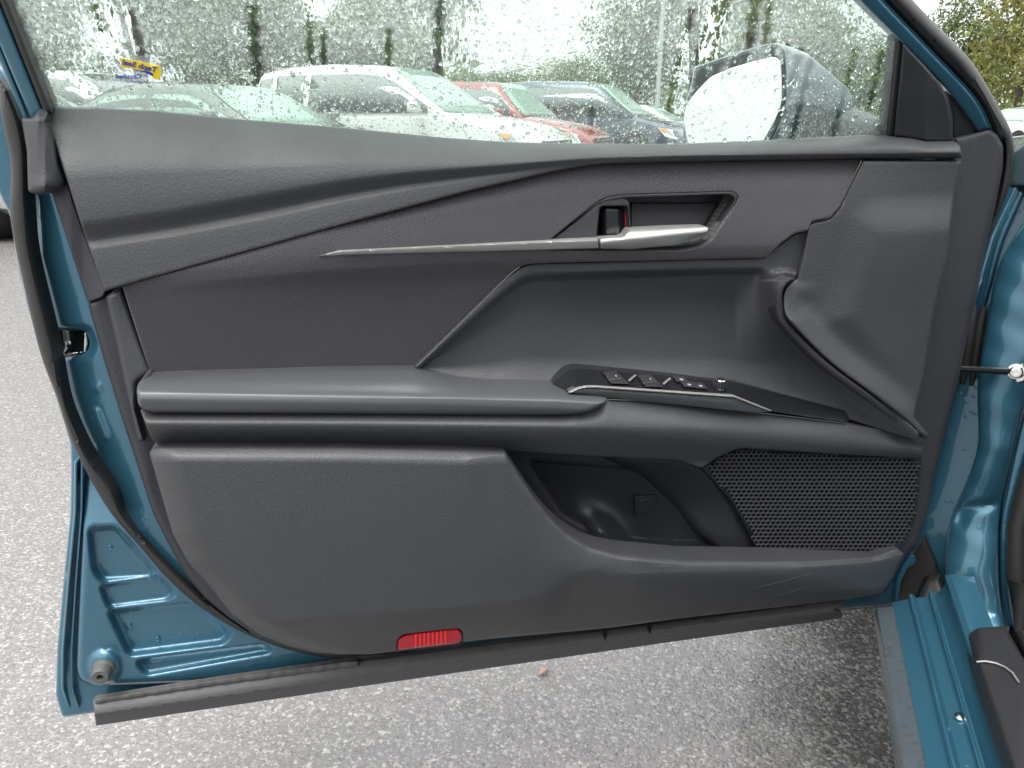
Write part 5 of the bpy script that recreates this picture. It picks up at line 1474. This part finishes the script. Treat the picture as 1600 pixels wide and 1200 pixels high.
def crown_mesh(name, seed, rx, rz, nclump, per, size, lumps):
    g = np.random.default_rng(seed)
    # lobes give an uneven outline
    lob = [(g.uniform(-.55, .55) * rx, g.uniform(-.55, .55) * rx, g.uniform(-.6, .75) * rz, g.uniform(.35, .6)) for _ in range(lumps)]
    V = []
    for i in range(nclump):
        lx_, ly_, lz_, lr = lob[g.integers(len(lob))]
        d = g.standard_normal(3); d /= np.linalg.norm(d)
        rr = g.random()**0.4
        c = np.array([lx_ + d[0] * rx * lr * rr, ly_ + d[1] * rx * lr * rr, lz_ + d[2] * rz * lr * rr])
        cr = size * g.uniform(1.2, 3.2)
        p = c + g.standard_normal((per, 3)) * cr * np.array([1, 1, .7])
        a = g.standard_normal((per, 3)); a /= np.linalg.norm(a, axis=1)[:, None]
        bvec = np.cross(a, g.standard_normal((per, 3))); bvec /= np.linalg.norm(bvec, axis=1)[:, None]
        s = size * g.uniform(.5, 1.1, per)[:, None]
        V.append(np.stack([p - a * s, p - bvec * s * .55, p + a * s, p + bvec * s * .55], 1))
    V = np.concatenate(V).reshape(-1, 3)
    n = len(V) // 4
    me = bpy.data.meshes.new(name)
    me.vertices.add(len(V)); me.vertices.foreach_set('co', V.ravel())
    me.loops.add(n * 4); me.loops.foreach_set('vertex_index', np.arange(n * 4, dtype=np.int32))
    me.polygons.add(n); me.polygons.foreach_set('loop_start', np.arange(0, n * 4, 4, dtype=np.int32)); me.polygons.foreach_set('loop_total', np.full(n, 4, np.int32))
    me.update(); me.validate()
    return me, lob
CROWN = []
for k in range(4):
    me_, lob_ = crown_mesh('crown', 40 + k, 1.0, 1.0, 470, 22, 0.038, 12)
    CROWN.append((me_, lob_))
_cm = {}
def tree(pos, h, crown_r, crown_h, base, kind, proto, label, trunk_r=.16, group='trees beyond the parked cars'):
    e = empty('tree', (pos[0], pos[1], 0), random.uniform(0, 6.28))
    key = (proto, kind)
    if key not in _cm:
        m_ = CROWN[proto][0].copy(); m_.materials.append(LM[kind]); _cm[key] = m_
    c = bpy.data.objects.new('crown', _cm[key]); COL.objects.link(c); c.parent = e
    c.location = (0, 0, base + crown_h / 2); c.scale = (crown_r, crown_r, crown_h / 2)
    zs = np.linspace(0, base + crown_h * .7, 7)
    path = [(0.12 * math.sin(z * .7 + pos[0]), 0.12 * math.cos(z * .5 + pos[1]) - .12 * math.cos(pos[1]), z) for z in zs]
    t = tube('trunk', path, trunk_r * np.linspace(1.15, .25, 7), M['bark'], None, seg=9); t.parent = e
    for k, (lx_, ly_, lz_, lr) in enumerate(CROWN[proto][1][:7]):
        z0 = base + crown_h * (.02 + .06 * k)
        p0 = np.array([0, 0, z0]); p1 = np.array([lx_ * crown_r, ly_ * crown_r, base + crown_h / 2 + lz_ * crown_h / 2])
        if p1[2] < z0: p1[2] = z0 + .4
        pm = p0 * .5 + p1 * .5 + np.array([0, 0, .12 * crown_h * .3])
        l_ = tube('limb', [p0, pm, p1], trunk_r * np.array([.5, .33, .12]), M['bark'], None, seg=6); l_.parent = e
    tag(e, label, 'tree', group)
def tpos(px, d):
    return ((px - 800) / FPX * d * (CP + .05), d)
TREES = [
 # px, dist, height, crown r, crown h, crown base, kind, proto, label
 (-60, 20, 10, 3.2, 9.0, 1.2, 1, 0, 'leafy tree cut by the left edge of the window'),
 (112, 27, 11, 3.0, 9, 1.3, 0, 1, 'olive green tree above the silver car at far left'),
 (260, 24, 11, 3.4, 11, 1.0, 1, 2, 'tall tree right of the dealer sticker'),
 (345, 31, 11, 2.7, 8.5, 1.2, 0, 0, 'tree rising behind the roof of the white van'),
 (432, 30, 10, 2.3, 5.6, 1.2, 1, 3, 'lower tree over the rear of the large white vehicle'),
 (530, 34, 10, 3.3, 3.9, 1.0, 1, 1, 'low bushy tree behind the middle of the large white vehicle'),
 (603, 35, 10, 2.0, 6.0, 1.4, 0, 2, 'slim tree over the windscreen of the large white vehicle'),
 (690, 26, 12, 1.9, 10, 1.2, 1, 3, 'tall dark tree standing left of the open sky'),
 (640, 40, 9, 3.0, 4.6, 1.0, 1, 0, 'rounded tree left of the tall dark one'),
 (770, 75, 7, 5.0, 4.6, .6, 1, 1, 'far low tree under the open sky, leftmost'),
 (850, 80, 7, 5.5, 5.4, .6, 0, 2, 'far low tree under the open sky above the red crossover'),
 (925, 70, 7, 4.8, 5.8, .6, 1, 3, 'far low tree above the dark blue minivan'),
 (985, 38, 10, 3.1, 7.6, 1.0, 1, 0, 'tree beside the pale lamp post'),
 (1060, 30, 11, 3.2, 10, 1.0, 0, 1, 'tree left of the side mirror'),
 (1150, 27, 12, 2.8, 10, 2.0, 0, 2, 'olive tree whose leaves hang above the side mirror'),
 (1215, 40, 9, 2.8, 6.4, 1.0, 1, 3, 'tree behind the top of the side mirror'),
 (1290, 60, 8, 5.2, 6.2, .6, 1, 0, 'distant tree right of the side mirror top'),
 (1370, 62, 8, 5.0, 5.6, .6, 0, 1, 'distant tree at the front corner of the window'),
 (1475, 60, 9, 4.2, 8.5, .6, 1, 2, 'distant tree behind the front window pillar'),
 (1548, 40, 11, 3.6, 9.6, .8, 2, 3, 'large yellowish round tree right of the door frame'),
 (1640, 44, 10, 4.2, 9.0, .8, 2, 0, 'yellowish tree cut by the right edge of the photo'),
 (1602, 27, 5, 1.8, 3.0, .5, 2, 1, 'small yellow green tree low at the right edge'),
]
for px, d, h, cr, ch, cb, kd, pr, lb in TREES:
    tree(tpos(px, d), h, cr, ch, cb, kd, pr, lb, trunk_r=.14 + .03 * (h - 8) / 4)
# far wood closing the horizon
wv = []
gw2 = np.random.default_rng(77)
for k in range(5200):
    a = gw2.uniform(R(28), R(152))
    d = gw2.uniform(95, 130)
    top_ = 5.2 + 1.6 * math.sin(a * 9) + 1.2 * math.sin(a * 23 + 1)
    p = np.array([math.cos(a) * d, math.sin(a) * d, gw2.uniform(0, 1)**.8 * top_])
    u = gw2.standard_normal(3); u /= np.linalg.norm(u); v_ = np.cross(u, gw2.standard_normal(3)); v_ /= np.linalg.norm(v_)
    s = gw2.uniform(.4, 1.0)
    wv += [p - u * s, p - v_ * s * .7, p + u * s, p + v_ * s * .7]
wv = np.array(wv)
o = mesh('far_wood', wv, [(4*i, 4*i + 1, 4*i + 2, 4*i + 3) for i in range(len(wv) // 4)], LM[1], smooth=False)
tag(o, 'far line of woods along the horizon', 'woods', kind='stuff')

# lamp post
lp = tpos(1014, 24)
le = empty('lamp_post', (lp[0], lp[1], 0))
tag(le, 'tall pale lamp post between trees above the minivan', 'lamp post')
M['pole'] = m_plain('galvanised', (0.40, 0.41, 0.41), 0.5, metal=0.3)
for nm, pr in (('base', [(0, .20), (.5, .20), (.55, .12)]), ('pole', [(.5, .075), (9.0, .05)])):
    o = lathe(nm, (0, 0, 0), (0, 0, 1), pr, M['pole'], None, seg=12); o.parent = le
o = tube('arm', [(0, 0, 8.9), (.5, 0, 9.05), (1.1, 0, 9.1)], .04, M['pole'], None, seg=8); o.parent = le
o = boxes('lamp_head', [((.9, -.15, 9.05), (1.5, .15, 9.18))], M['pole'], le, world=False)
